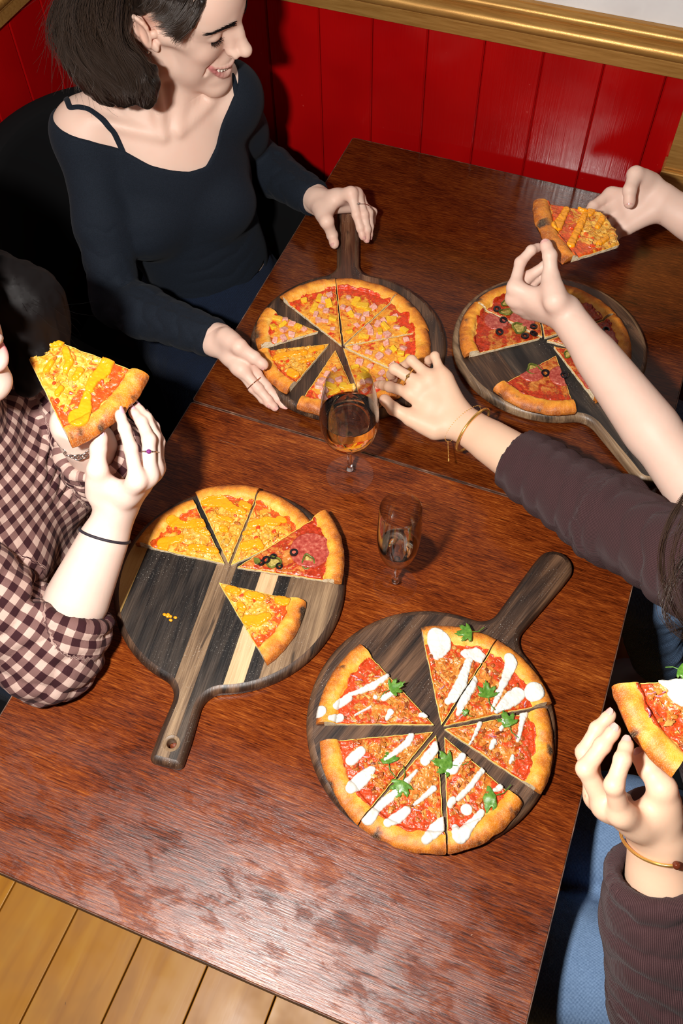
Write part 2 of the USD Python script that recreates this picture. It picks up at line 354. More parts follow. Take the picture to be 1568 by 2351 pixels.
wood_board('walnut_red', (0.012, 0.005, 0.004), (0.085, 0.028, 0.012), (0.24, 0.12, 0.06), 0.02, 2.0, 0.3)
wood_board('acacia_dark', (0.006, 0.005, 0.005), (0.034, 0.024, 0.018), (0.13, 0.085, 0.055), -0.10, 4.0, 0.6)
wood_board('acacia_mid', (0.020, 0.012, 0.008), (0.16, 0.095, 0.052), (0.34, 0.22, 0.12), 0.02, 6.0, 0.5)
wood_board('acacia_pale', (0.12, 0.06, 0.025), (0.42, 0.26, 0.13), (0.62, 0.43, 0.24), 0.08, 8.0, 0.2)
wood_board('acacia_sap', (0.30, 0.15, 0.03), (0.45, 0.26, 0.07), (0.55, 0.36, 0.12), 0.10, 9.0, 0.1)
BZ = T + 0.018                      # top of the boards
def board(label, c, R, tip, hw, staves, hole=None, square=False, rim='walnut'):
    """A round board with a handle: outline in its own frame, x along the handle; staves = [(lower edge, upper edge, material)]."""
    c, tip = np.array(c), np.array(tip); L = np.linalg.norm(tip - c); X = np.array([*nrm(tip - c), 0]); Y = np.array([-X[1], X[0], 0])
    left = [(R * .80, hw[0] * 1.5), (R * 1.12, hw[0]), (L - hw[1] * 1.6, hw[1])]
    h = Polygon(left + [(x, -y) for x, y in left[::-1]])
    if square: h = h.union(sbox(L - hw[1] * 1.8, -hw[1], L, hw[1]).buffer(-0.008).buffer(0.008))
    else: h = h.union(Point(L - hw[1], 0).buffer(hw[1], quad_segs=16)).union(Polygon([(L - hw[1] * 1.7, hw[1]), (L - hw[1], hw[1]), (L - hw[1], -hw[1]), (L - hw[1] * 1.7, -hw[1])]))
    o = Point(0, 0).buffer(R, quad_segs=40).union(h); o = o.buffer(0.03, quad_segs=12).buffer(-0.03, quad_segs=12)
    o = Polygon(o.exterior).simplify(0.0002)
    if hole: o = o.difference(Point(hole, 0).buffer(0.0105, quad_segs=8))
    b = thing('serving_board', label, 'serving board', frame=((c[0], c[1], T + 0.0003), X, Y, (0, 0, 1)))
    core = Polygon(o.exterior).buffer(-0.0085)
    if hole: core = core.difference(Point(hole, 0).buffer(0.0110, quad_segs=10))
    for lo, hi, mt in staves:
        g = core.intersection(sbox(-0.4, lo, 0.6, hi))
        for k in getattr(g, 'geoms', [g]):
            if k.area > 2e-5: part(b, 'stave', slab(k.simplify(0.00015), 0.0002, 0.018, 0.0003, 1), mt)
    v, f = fill_ring(o); part(b, 'rim', (v, f), rim, 50)
    if hole: part(b, 'hole_rim', xform(lathe([(0.0062, 0.001), (0.0062, 0.0158), (0.0072, 0.0172), (0.0105, 0.0183), (0.0112, 0.0178), (0.0112, 0.001), (0.0062, 0.001)], 32), (hole, 0, 0), (1, 0, 0), (0, 1, 0), (0, 0, 1)), 'acacia_mid', 40)
    return b
def fill_ring(o):
    """The board's sloping rounded edge, from its underside out and up to the flat top."""
    r = ring_poly(orient(Polygon(o.exterior)), 0.003); e = np.roll(r, -1, 0) - r; e /= np.linalg.norm(e, axis=1, keepdims=True)
    nn = np.stack([-e[:, 1], e[:, 0]], 1); nv = nn + np.roll(nn, 1, 0); nv /= np.linalg.norm(nv, axis=1, keepdims=True); N = len(r)
    prof = [(0.0086, 0.0), (0.003, 0.0), (0.0008, 0.0012), (0.0, 0.0042), (0.0, 0.0095), (0.0012, 0.0135), (0.0042, 0.0168), (0.0086, 0.01795)]
    V = np.vstack([np.column_stack([r + nv * k, np.full(N, z)]) for k, z in prof]); i = np.arange(N); j = (i + 1) % N
    return V, np.vstack([np.vstack([np.stack([a * N + i, a * N + j, (a + 1) * N + j], 1), np.stack([a * N + i, (a + 1) * N + j, (a + 1) * N + i], 1)]) for a in range(len(prof) - 1)])
W1 = 'walnut'
B_TL, B_TR, B_BL, B_BR = (0.200, -0.5530), (0.5225, -0.4360), (0.2080, -1.0500), (0.5418, -1.1446)
board('round walnut serving board whose handle is held by the woman in black', B_TL, 0.1680, (0.0765, -0.2260), (0.0205, 0.0215), [(-0.2, -0.055, W1), (-0.055, 0.03, 'walnut_red'), (0.03, 0.2, W1)])
board('round dark serving board under the olive pizza, handle pointing at the right table edge', B_TR, 0.1640, (0.7450, -0.6580), (0.0275, 0.0235), [(-0.2, -0.09, W1), (-0.09, 0.07, 'acacia_dark'), (0.07, 0.2, W1)], rim='acacia_mid')
board('half-empty striped acacia serving board with a hole in its handle', B_BL, 0.1655, (0.2420, -1.3200), (0.0195, 0.0225),
      [(-0.2, -0.133, 'acacia_sap'), (-0.133, -0.026, 'acacia_dark'), (-0.026, 0.003, 'acacia_mid'), (0.003, 0.040, 'acacia_dark'), (0.040, 0.066, 'acacia_pale'), (0.066, 0.084, 'acacia_dark'), (0.084, 0.2, 'acacia_mid')], hole=0.244, square=True)
board('round dark serving board under the pizza with white sauce and coriander', B_BR, 0.1630, (0.6440, -0.8340), (0.0215, 0.0262), [(-0.2, -0.06, W1), (-0.06, 0.045, 'walnut'), (0.045, 0.2, W1)])

# ------------------------------------------------------------------ pizza
@material('crust')
def _(g):
    p = g.att('pc').vector; s = g.att('rad').fac
    n = g.noise(p, 60.0, 4.0, 0.6); n2 = g.noise(p, 24.0, 3.0, 0.6); f = g.noise(p, 900.0, 2.0)
    v = g.math('add', g.math('multiply', g.rng(s, 0.78, 1.0, 0.0, 1.0), 0.62), g.math('multiply', g.math('subtract', n, 0.5), 0.9))
    c = g.ramp(v, (0.0, (0.85, 0.47, 0.085)), (0.20, (0.78, 0.315, 0.018)), (0.42, (0.60, 0.175, 0.006)), (0.64, (0.33, 0.072, 0.004)), (0.90, (0.10, 0.024, 0.005)))
    char = g.math('multiply', g.step(n2, 0.58, 0.67), g.step(s, 0.88, 0.965)); spots = g.math('multiply', g.step(n, 0.72, 0.78), g.step(s, 0.80, 0.86))
    c = g.mix(g.math('multiply', spots, 0.8), c, (0.10, 0.028, 0.008)); c = g.mix(g.math('multiply', char, 0.93), c, (0.012, 0.008, 0.007))
    c = g.mix(g.math('multiply', g.step(f, 0.45, 0.7), 0.16), c, (0.95, 0.75, 0.42))
    return g.pbr(base_color=c, roughness=0.55, normal=g.bump(g.math('add', g.noise(p, 330.0, 3.0), g.math('multiply', f, 0.5)), 0.55, 0.0008))
@material('crumb')
def _(g):
    p = g.att('pc').vector; n = g.noise(p, 260.0, 3.0)
    return g.pbr(base_color=g.ramp(n, (0.34, (0.42, 0.22, 0.08)), (0.48, (0.78, 0.62, 0.40)), (0.7, (0.84, 0.72, 0.52))), roughness=0.75, normal=g.bump(g.noise(p, 700.0, 3.0), 0.8, 0.001))
def topping(name, sauce, cheese, pale, brown, cover, seed):
    """Sauce and molten cheese: cheese covers the share `cover`, browns in spots and leaves sauce bare towards the crust."""
    @material(name)
    def _(g):
        p = g.att('pc').vector; s = g.att('rad').fac
        n = g.noise(p, 62.0, 4.0, 0.62, 0.8); n2 = g.noise(p, 150.0, 3.0, 0.6, 0.6); n3 = g.noise(g('vector_math', math_type='add', vector1=p, vector2=(3.1, 1.7, seed)).vector, 88.0, 4.0, 0.6, 1.0); f = g.noise(p, 420.0, 3.0)
        ch = g.math('subtract', g.math('add', n, cover), g.math('multiply', g.step(s, 0.60, 0.86), 0.26))
        c = g.mix(g.step(n2, 0.35, 0.65), sauce, tuple(x * 1.55 for x in sauce))
        cc = g.mix(g.step(n2, 0.40, 0.68), cheese, pale)
        c = g.mix(g.step(ch, 0.44, 0.56), c, cc)
        c = g.mix(g.math('multiply', g.step(n3, 0.58, 0.68), 0.8), c, brown)
        c = g.mix(g.math('multiply', g.step(n3, 0.72, 0.76), 0.75), c, (0.055, 0.012, 0.004))
        c = g.mix(g.math('multiply', g.step(f, 0.62, 0.70), 0.35), c, pale)
        h = g.math('add', g.math('multiply', n2, 0.6), g.math('multiply', f, 0.45))
        return g.pbr(base_color=c, roughness=g.rng(n2, 0.3, 0.7, 0.20, 0.42), specular_ior_level=0.6, normal=g.bump(h, 0.85, 0.0016))
topping('top_bbq', (0.42, 0.036, 0.005), (0.52, 0.150, 0.016), (0.66, 0.29, 0.055), (0.27, 0.055, 0.008), 0.02, 1.0)
topping('top_chipotle', (0.46, 0.055, 0.006), (0.70, 0.30, 0.022), (0.80, 0.47, 0.085), (0.50, 0.15, 0.014), 0.10, 2.0)
topping('top_hawaii', (0.46, 0.030, 0.004), (0.70, 0.245, 0.016), (0.78, 0.39, 0.05), (0.42, 0.070, 0.007), 0.09, 3.0)
topping('top_olive', (0.30, 0.020, 0.003), (0.46, 0.115, 0.013), (0.58, 0.23, 0.045), (0.16, 0.028, 0.005), 0.00, 4.0)
@material('tinted')
def _(g):
    c = g.att('col').color; p = g.obj(); n = g.noise(p, 300.0, 3.0)
    return g.pbr(base_color=g.mix(g.rng(n, 0.3, 0.7, 0.0, 0.4), c, g.mix(1.0, c, (0.6, 0.5, 0.4), 'multiply')), roughness=0.33, specular_ior_level=0.55, normal=g.bump(n, 0.5, 0.0008))
@material('orange_sauce')
def _(g):
    p = g.obj(); d = g.step(g.noise(p, 900.0, 1.0), 0.76, 0.79)
    return g.pbr(base_color=g.mix(d, (0.84, 0.30, 0.007), (0.12, 0.03, 0.01)), roughness=0.28, subsurface_weight=0.0, normal=g.bump(g.noise(p, 160.0, 2.0), 0.3, 0.001))
@material('white_sauce')
def _(g):
    p = g.obj(); d = g.step(g.noise(p, 700.0, 1.0), 0.75, 0.79)
    return g.pbr(base_color=g.mix(g.math('multiply', d, 0.8), (0.66, 0.64, 0.58), (0.14, 0.17, 0.08)), roughness=0.32, normal=g.bump(g.noise(p, 240.0, 2.0), 0.4, 0.001))
@material('coriander')
def _(g):
    p = g.obj(); n = g.noise(p, 260.0, 3.0); c = g.ramp(n, (0.3, (0.050, 0.17, 0.012)), (0.7, (0.15, 0.32, 0.040)))
    a = g.pbr(base_color=c, roughness=0.4, normal=g.bump(n, 0.4, 0.0008)); t = g('translucent_bsdf', color=(0.12, 0.30, 0.03)).BSDF
    return g('mix_closure', fac=0.2, closure1=a, closure2=t).closure
@material('ham')
def _(g):
    n = g.noise(g.obj(), 210.0, 3.0); return g.pbr(base_color=g.ramp(n, (0.3, (0.58, 0.20, 0.15)), (0.55, (0.72, 0.36, 0.28)), (0.75, (0.80, 0.52, 0.40))), roughness=0.3, normal=g.bump(n, 0.5, 0.001))
@material('pineapple')
def _(g):
    n = g.noise(g.map(g.obj(), (420, 90, 200)), 1.0, 3.0); return g.pbr(base_color=g.ramp(n, (0.3, (0.72, 0.34, 0.012)), (0.7, (0.84, 0.52, 0.03))), roughness=0.28, normal=g.bump(n, 0.6, 0.001))
@material('onion')
def _(g):
    n = g.noise(g.map(g.obj(), (60, 500, 60)), 1.0, 2.0); return g.pbr(base_color=g.ramp(n, (0.35, (0.22, 0.03, 0.10)), (0.6, (0.66, 0.34, 0.36))), roughness=0.3)
plain('olive_black', (0.008, 0.006, 0.008), 0.22)
@material('jalapeno')
def _(g):
    n = g.noise(g.obj(), 130.0, 3.0); return g.pbr(base_color=g.ramp(n, (0.35, (0.055, 0.075, 0.010)), (0.65, (0.17, 0.17, 0.022))), roughness=0.3, normal=g.bump(n, 0.5, 0.001))
@material('jalapeno_flesh')
def _(g):
    n = g.noise(g.obj(), 300.0, 3.0); return g.pbr(base_color=g.ramp(n, (0.35, (0.26, 0.19, 0.035)), (0.65, (0.50, 0.38, 0.10))), roughness=0.35, normal=g.bump(n, 0.6, 0.001))
@material('salami')
def _(g):
    n = g.noise(g.att('pc').vector, 210.0, 3.0); return g.pbr(base_color=g.ramp(n, (0.32, (0.28, 0.026, 0.018)), (0.55, (0.42, 0.075, 0.050)), (0.74, (0.54, 0.19, 0.12))), roughness=0.3, normal=g.bump(n, 0.4, 0.001))
plain('pepper_red', (0.62, 0.05, 0.008), 0.3)

ZP = BZ + 0.0006
SLICES = []
class Slice:
    """One wedge of pizza in its own frame: tip at the origin, x towards the crust, z up."""
    def __init__(s, kind, label, tip, c1, c2, z=ZP, group=None, frame=None, R=None, half=None, bite=0.0, seed=None, cat_='pizza slice', char=0.0, cname='pizza_slice'):
        s.seed = seed if seed is not None else len(SLICES) + 1; s.kind = kind; s.bite = bite; rr = np.random.default_rng(s.seed)
        if frame is None:
            tip, c1, c2 = (np.array(v, float) for v in (tip, c1, c2)); a1, a2 = (math.atan2(*(c - tip)[::-1]) for c in (c1, c2))
            d = (a2 - a1 + math.pi) % (2 * math.pi) - math.pi; mid = a1 + d / 2
            s.R = (np.linalg.norm(c1 - tip) + np.linalg.norm(c2 - tip)) / 2; s.half = abs(d) / 2; s.tilt = (np.linalg.norm(c2 - tip) - np.linalg.norm(c1 - tip)) / s.R / abs(d) * np.sign(d)
            s.o = np.array([*tip, z]); s.X = np.array([math.cos(mid), math.sin(mid), 0]); s.Y = np.array([-s.X[1], s.X[0], 0]); s.Z = np.array([0, 0, 1.0])
        else:
            s.o, s.X, s.Y, s.Z = (np.array(v, float) for v in frame); s.R, s.half, s.tilt = R, half, 0.0
        s.off = rr.uniform(-3, 3, 3); s.p = thing(cname, label, cat_, frame=(s.o, s.X, s.Y, s.Z), group=group)
        th = np.linspace(-s.half, s.half, max(int(s.half * 2 * s.R / 0.0016), 12))
        rad = s.R * (1 + s.tilt * th) * (1 + 0.022 * (fbm(np.column_stack([th * 9, 0 * th, 0 * th + s.seed])) - 0.5))
        arc = np.column_stack([rad * np.cos(th), rad * np.sin(th)])
        def cut(a, b, k):
            t = np.linspace(0, 1, int(s.R / 0.0018))[1:-1]; p = a + (b - a) * t[:, None]; n = nrm([-(b - a)[1], (b - a)[0]]); w = (fbm(np.column_stack([t * 22, 0 * t, 0 * t + s.seed + k])) - 0.5) * 0.0026 * np.sin(math.pi * t) ** .3
            return p + n * w[:, None]
        tipp = np.array([0.0015, 0.0])
        ring = np.vstack([tipp, cut(tipp, arc[0], 0.3), arc, cut(arc[-1], tipp, 7.7)]); s.poly = Polygon(ring).buffer(0)
        if bite:
            t = np.linspace(-1, 1, 25); bx = bite + 0.35 * bite * (t ** 2) * 0.5 + (fbm(np.column_stack([t * 8, 0 * t, 0 * t + s.seed])) - 0.5) * 0.010
            s.poly = s.poly.difference(Polygon([(-0.05, -0.2)] + [(bx[i], t[i] * 0.07) for i in range(25)] + [(-0.05, 0.2)]))
            if s.poly.geom_type != 'Polygon': s.poly = max(s.poly.geoms, key=lambda k: k.area)
        s.build(); SLICES.append(s)
    def rr(s, x, y): return np.hypot(x, y) / (s.R * (1 + s.tilt * np.arctan2(y, np.maximum(x, 1e-4))))
    def crust_z(s, x, y):
        q = s.rr(x, y); P = np.column_stack([x, y, 0 * x]) + s.off; th = np.arctan2(y, np.maximum(x, 1e-4))
        edge = 1 - 0.0265 / s.R + 0.03 * (fbm(np.column_stack([th * 7, 0 * th + s.seed, 0 * th])) - 0.5); k = np.clip((q - edge) / (1 - edge), 0, 1); hump = np.sqrt(np.maximum(1 - (2 * k - 1) ** 2, 0)) * (k > 0)
        hc = 0.0085 + 0.007 * (fbm(np.column_stack([th * 5, 0 * th, 0 * th + 3 * s.seed])) - 0.35)
        z = 0.0052 + hump * hc - 0.0020 * k + 0.0026 * (fbm(P * 70) - 0.5) + 0.0012 * (fbm(P * 260) - 0.5) * (k > 0)
        return np.maximum(z, 0.0018)
    def top_z(s, x, y):
        x, y = np.atleast_1d(x).astype(float), np.atleast_1d(y).astype(float); P = np.column_stack([x, y, 0 * x]) + s.off
        z = s.crust_z(x, y) + 0.0018 + 0.0034 * (fbm(P * 110, 3) - 0.42) + 0.0016 * (fbm(P * 330, 2) - 0.5)
        if s.kind in ('bbq', 'chipotle'):                       # pulled chicken under the cheese
            m = np.clip((fbm(P * 52 + 7, 2) - .42) * 7, 0, 1) * np.clip((0.80 - s.rr(x, y)) * 9, 0, 1); a = np.column_stack([P[:, 0] * 120 + P[:, 1] * 200, P[:, 1] * 130 - P[:, 0] * 190, P[:, 2] * 100]); z = z + m * (0.0034 * (1 - np.abs(2 * fbm(a * .9, 2) - 1)) + 0.0016 * (1 - np.abs(2 * fbm(a * 2.1 + 3, 2) - 1)) - 0.0022)
        return z
    def build(s):
        v, f, nb = fill(s.poly, 0.0019, s.seed); z = s.crust_z(v[:, 0], v[:, 1]); q = s.rr(v[:, 0], v[:, 1])
        P = np.column_stack([v, 0 * z]) + s.off; V = np.column_stack([v, z])
        part(s.p, 'crust', (V, f), 'crust', True, dict(pc=P, rad=q))
        i = np.arange(nb); j = (i + 1) % nb; b = V[:nb]; lo = b.copy(); lo[:, 2] = 0.0; lo[:, :2] += (s.poly.centroid.coords[0] - lo[:, :2]) * 0.006
        mid = (b + lo) / 2; mid[:, :2] += (mid[:, :2] - s.poly.centroid.coords[0]) * 0.003
        W = np.vstack([b, mid, lo]); t = tri(orient(Polygon(lo[:, :2])))[1]
        ff = np.vstack([np.stack([nb + i, nb + j, j], 1), np.stack([nb + i, j, i], 1), np.stack([2 * nb + i, 2 * nb + j, nb + j], 1), np.stack([2 * nb + i, nb + j, nb + i], 1)])
        rim = q[:nb] > 0.93; fr = rim[ff[:, 0] % nb] & rim[ff[:, 1] % nb]
        pcW = np.column_stack([W[:, :2] + W[:, 2:] * 0.7, W[:, 2]]) + s.off
        part(s.p, 'crumb', (W, ff[~fr]), 'crumb', True, dict(pc=pcW))
        part(s.p, 'base', (W, np.vstack([ff[fr], t[:, ::-1] + 2 * nb])), 'crust', True, dict(pc=pcW, rad=np.tile(np.minimum(q[:nb] * 1.0, 1.0), 3) * 0.35 + 0.62))
        th = np.linspace(-1.6, 1.6, 120); rad = s.R * (1 - 0.0245 / s.R + 0.09 * (fbm(np.column_stack([th * 8, 0 * th + 5, 0 * th + s.seed])) - 0.5)) * (1 + s.tilt * th)
        disc = Polygon(np.vstack([[-0.01, 0], np.column_stack([rad * np.cos(th), rad * np.sin(th)])])).buffer(0)
        tp = s.poly.buffer(-0.0007).intersection(disc)
        if tp.geom_type != 'Polygon': tp = max(tp.geoms, key=lambda k: k.area)
        s.tp = tp; v, f, nb = fill(tp, 0.00115, s.seed + 9); d = edge_dist(v, tp); d[:nb] = 0
        k = np.sqrt(1 - (1 - np.clip(d / 0.004, 0, 1)) ** 2); zc = s.crust_z(v[:, 0], v[:, 1]); z = zc + (s.top_z(v[:, 0], v[:, 1]) - zc) * k - 0.0002
        V = np.column_stack([v, z]); lo = V[:nb] - [0, 0, 0.0012]; i = np.arange(nb); j = (i + 1) % nb; n = len(V)
        f = np.vstack([f, np.stack([n + i, n + j, j], 1), np.stack([n + i, j, i], 1)]); V = np.vstack([V, lo])
        part(s.p, 'sauce_and_cheese', (V, f), dict(bbq='top_bbq', chipotle='top_chipotle', hawaii='top_hawaii', olive='top_olive')[s.kind], True, dict(pc=V * [1, 1, 0.5] + s.off, rad=s.rr(V[:, 0], V[:, 1])))
        if s.kind in ('bbq', 'chipotle'): s.shreds(140 if s.kind == 'bbq' else 90)
    def inside(s, n, m=0.006, rmax=0.80, rr=None):
        rr = rr or np.random.default_rng(s.seed + 77); out = []; g = s.tp.buffer(-m)
        for _ in range(4000):
            r, t = s.R * math.sqrt(rr.random()) * rmax, rr.uniform(-s.half, s.half); p = (r * math.cos(t), r * math.sin(t))
            if g.contains(Point(p)): out.append(p)
            if len(out) == n: break
        return out
    def shreds(s, n):
        """Pulled chicken: ragged lumps and short fibres."""
        rr = np.random.default_rng(s.seed + 5); ms, cols = [], []; ico = trimesh.creation.icosphere(2, 1.0); U, UF = np.array(ico.vertices), np.array(ico.faces)
        pal = np.array([[0.44, 0.135, 0.016], [0.56, 0.21, 0.032], [0.34, 0.075, 0.010], [0.60, 0.29, 0.07], [0.20, 0.040, 0.008]]) if s.kind == 'bbq' else np.array([[0.68, 0.30, 0.024], [0.72, 0.37, 0.05], [0.58, 0.19, 0.015], [0.70, 0.43, 0.11], [0.42, 0.12, 0.012]])
        for k, (x, y) in enumerate(s.inside(n, 0.003, 0.77, rr)):
            c = pal[rr.choice(5, p=[.32, .27, .2, .14, .07])] * rr.uniform(0.85, 1.12); a = rr.uniform(0, 6.28); z0 = float(s.top_z(x, y)[0])
            if k % 7 < 2:
                L, W_, H = rr.uniform(.0022, .0052), rr.uniform(.0013, .0030), rr.uniform(.0007, .0015); V = U * (1 + 2.0 * (fbm(U * [2.2, 3.6, 3.6] + rr.uniform(-9, 9, 3), 3)[:, None] - .5)) * [L, W_, H] + (U[:, :1] ** 2) * [0, rr.uniform(-.0015, .0015), 0]
                V = V @ np.array([[math.cos(a), math.sin(a), 0], [-math.sin(a), math.cos(a), 0], [0, 0, 1]]) + [x, y, z0 + H * .05]; ms.append((V, UF)); cols.append(c * (0.8 + .5 * fbm(V * 500, 2)[:, None]))
            else:
                L = rr.uniform(.003, .0075); t = np.linspace(-1, 1, 5); bend = rr.uniform(-1, 1) * .0012; px, py = x + L * t / 2 * math.cos(a) - bend * t * t * math.sin(a), y + L * t / 2 * math.sin(a) + bend * t * t * math.cos(a)
                m = tube(np.column_stack([px, py, s.top_z(px, py) + rr.uniform(-.0002, .0008)]), rr.uniform(.00035, .00075) * (1 - .55 * t * t), 5); ms.append(m); cols.append(np.tile(c, (len(m[0]), 1)))
        if ms: part(s.p, 'shredded_chicken', cat(*ms), 'tinted', True, dict(col=np.vstack(cols)), kind='stuff')
    def local(s, px, py):
        """Where a pixel's line of sight meets the slice's top."""
        d = CF + (px - 784) / F_PX * CR - (py - 1175.5) / F_PX * CU; o = s.o + s.Z * 0.009; t = ((o - CAM) @ s.Z) / (d @ s.Z); p = CAM + d * t - s.o
        return np.array([p @ s.X, p @ s.Y])
    def dollop(s, name, pts, w, mat, H=0.0024, seed=1):
        rr = np.random.default_rng(seed * 13 + 1); pts = np.array(pts, float); w = np.broadcast_to(np.asarray(w, float), (len(pts),))
        g, ph = [], rr.uniform(0, 9)
        for a, b, wa, wb in zip(pts, pts[1:], w, w[1:]) if len(pts) > 1 else [(pts[0], pts[0] + 1e-5, w[0], w[0])]:
            n = max(int(np.linalg.norm(b - a) / 0.0011), 1)
            for t in np.linspace(0, 1, n + 1): g.append(Point(*(a + (b - a) * t + rr.normal(0, 0.00035, 2))).buffer((wa + (wb - wa) * t) * rr.uniform(0.82, 1.18), quad_segs=6))
        poly = unary_union(g).buffer(0.0012).buffer(-0.0012); poly = max(poly.geoms, key=lambda k: k.area) if poly.geom_type != 'Polygon' else poly
        poly = Polygon(poly.exterior).intersection(s.poly.buffer(0.0006))
        if poly.is_empty: return
        if poly.geom_type != 'Polygon': poly = max(poly.geoms, key=lambda k: k.area)
        part(s.p, name, dome(Polygon(poly.exterior), H * .8, max(min(float(np.max(w)), 0.0032), 0.0012), lambda x, y: s.top_z(x, y) * 0.75 + 0.0030 + 0.25 * 0.0, 0.0010, seed, 0.10), mat, True)
    def flat(s, name, poly, x, y, mat, H=0.0016, lift=0.0, tilt=(0, 0), attrs=False, w=0.0012):
        z0 = float(s.top_z(x, y)[0]) + lift; base = lambda a, b: np.maximum(z0 + (a - x) * tilt[0] + (b - y) * tilt[1], 0.6 * s.top_z(a, b) + 0.4 * z0)
        m = dome(poly, H, w, base, 0.0012, int(abs(x * 1e5)) % 997); return part(s.p, name, m, mat, True, dict(pc=m[0] + s.off) if attrs else None)
    def cube(s, x, y, rr, mat='ham', name='ham_cube', size=None):
        a, b, c = rr.uniform(0.0042, 0.0062, 3) if size is None else size; q = np.array([(-a, -b), (a, -b), (a, b), (-a, b)]) * rr.uniform(.72, 1.15, (4, 2)); r = min(a, b) * .32
        pl = Polygon(q).buffer(-r).buffer(r, quad_segs=3); m = slab(Polygon(ring_poly(orient(pl), .0011)), -0.003, c * .62, 0.0011, 2); v = m[0] * (1 + .25 * (fbm(m[0] * 260 + rr.uniform(-9, 9, 3), 2)[:, None] - .5))
        an = rr.uniform(0, 3.14); X = nrm([math.cos(an), math.sin(an), rr.uniform(-.35, .35)]); Z = nrm([rr.uniform(-.4, .4), rr.uniform(-.4, .4), 1]); Y = nrm(np.cross(Z, X)); X = np.cross(Y, Z)
        part(s.p, name, xform((v, m[1]), (x, y, float(s.top_z(x, y)[0]) - 0.0002), X, Y, Z), mat, 40)
    def olive(s, x, y, rr, r=0.0062):
        h = 0.0034; m = lathe([(r, 0.0), (r * 1.03, h * .5), (r * .96, h * .95), (r * .7, h), (r * .52, h * .85), (r * .48, 0.0)], 20); Z = nrm([rr.uniform(-.35, .35), rr.uniform(-.35, .35), 1]); X = nrm(np.cross([0, 1, 0], Z)); Y = np.cross(Z, X)
        part(s.p, 'olive_ring', xform(m, (x, y, float(s.top_z(x, y)[0]) + 0.0002), X, Y, Z), 'olive_black', 50)
    def pepper(s, x, y, rr, r=0.0085):
        n = 40; a = np.arange(n) * 2 * math.pi / n; rad = r * (1 + 0.10 * np.sin(3 * a + rr.uniform(0, 6)) + 0.05 * np.sin(5 * a)); sq = rr.uniform(0.72, 0.95)
        out = np.column_stack([rad * np.cos(a), rad * np.sin(a) * sq]); ro = rr.uniform(0, 3); R2 = np.array([[math.cos(ro), -math.sin(ro)], [math.sin(ro), math.cos(ro)]])
        o = Polygon(out @ R2.T + [x, y]); z = float(s.top_z(x, y)[0]); tl = (rr.uniform(-.22, .22), rr.uniform(-.22, .22))
        ring = slab(Polygon(o.exterior, [o.buffer(-r * .22).exterior]), 0, 0.0030, 0.0009, 2); v = ring[0]; v[:, 2] += z + (v[:, 0] - x) * tl[0] + (v[:, 1] - y) * tl[1]
        pp = part(s.p, 'jalapeno_slice', (v, ring[1]), 'jalapeno', 40)
        inn = o.buffer(-r * .24); m = dome(inn, 0.0012, 0.001, lambda a, b: z + 0.0008 + (a - x) * tl[0] + (b - y) * tl[1], 0.0011, 3, 0.5)
        part(pp, 'flesh', m, 'jalapeno_flesh', True)
    def leaf(s, x, y, size, ang, rr, lift=0.002):
        """A lobed coriander leaf with a short stalk, slightly cupped."""
        P = [(0, -0.06)]
        for c, L, wd in ((-1.25, .62, .26), (-0.62, .82, .25), (0, 1.0, .27), (0.62, .82, .25), (1.25, .62, .26)):
            for k, (da, rr_) in enumerate(((-wd, .62), (-wd * .62, .86), (-wd * .35, .80), (0, 1.0), (wd * .35, .80), (wd * .62, .86), (wd, .60))):
                a = c + da; P.append((L * rr_ * math.sin(a) * rr.uniform(.93, 1.07), L * rr_ * math.cos(a) * rr.uniform(.93, 1.07)))
        pl = Polygon(P).buffer(0); pl = max(pl.geoms, key=lambda k: k.area) if pl.geom_type != 'Polygon' else pl
        pl = affinity.scale(pl.buffer(0.02).buffer(-0.02), size, size * 0.9, origin=(0, 0)); pl = affinity.translate(affinity.rotate(pl, math.degrees(ang), origin=(0, 0)), x, y)
        z0 = float(np.max(s.top_z(np.array([x, x + 0.004, x - 0.004]), np.array([y, y, y])))) + lift; cu = rr.uniform(-14, 22); tl = rr.uniform(-.15, .15, 2)
        m = dome(pl, 0.0005, 0.0006, lambda a, b: z0 + cu * ((a - x) ** 2 + (b - y) ** 2) + tl[0] * (a - x) + tl[1] * (b - y) + 0.0006 * np.sin((a - x) * 420) * np.cos((b - y) * 330), 0.0012, 5); m[0][-1:]
        q = part(s.p, 'coriander_leaf', m, 'coriander', True)
        st = np.array([[x, y, z0], [x + size * .35 * math.sin(ang), y - size * .35 * math.cos(ang), z0 - 0.001], [x + size * .75 * math.sin(ang + .3), y - size * .75 * math.cos(ang + .3), z0 - 0.001]]); part(q, 'stalk', tube(st, 0.0006, 5), 'coriander', True)
    def onion(s, x, y, rr, L=0.010):
        a = rr.uniform(0, 6.28); t = np.linspace(-1, 1, 9); R0 = rr.uniform(.006, .011); px, py = x + R0 * np.sin(t * L / R0 / 2) * math.cos(a) - R0 * (np.cos(t * L / R0 / 2) - 1) * math.sin(a), y + R0 * np.sin(t * L / R0 / 2) * math.sin(a) + R0 * (np.cos(t * L / R0 / 2) - 1) * math.cos(a)
        part(s.p, 'onion_strip', tube(np.column_stack([px, py, s.top_z(px, py) + 0.0004]), 0.0011 * (1 - .5 * t * t), 6), 'onion', True)
def holder(slices, px, py):
    """The slice of a group that a pixel falls on."""
    for s in slices:
        if s.poly.buffer(0.001).contains(Point(s.local(px, py))): return s
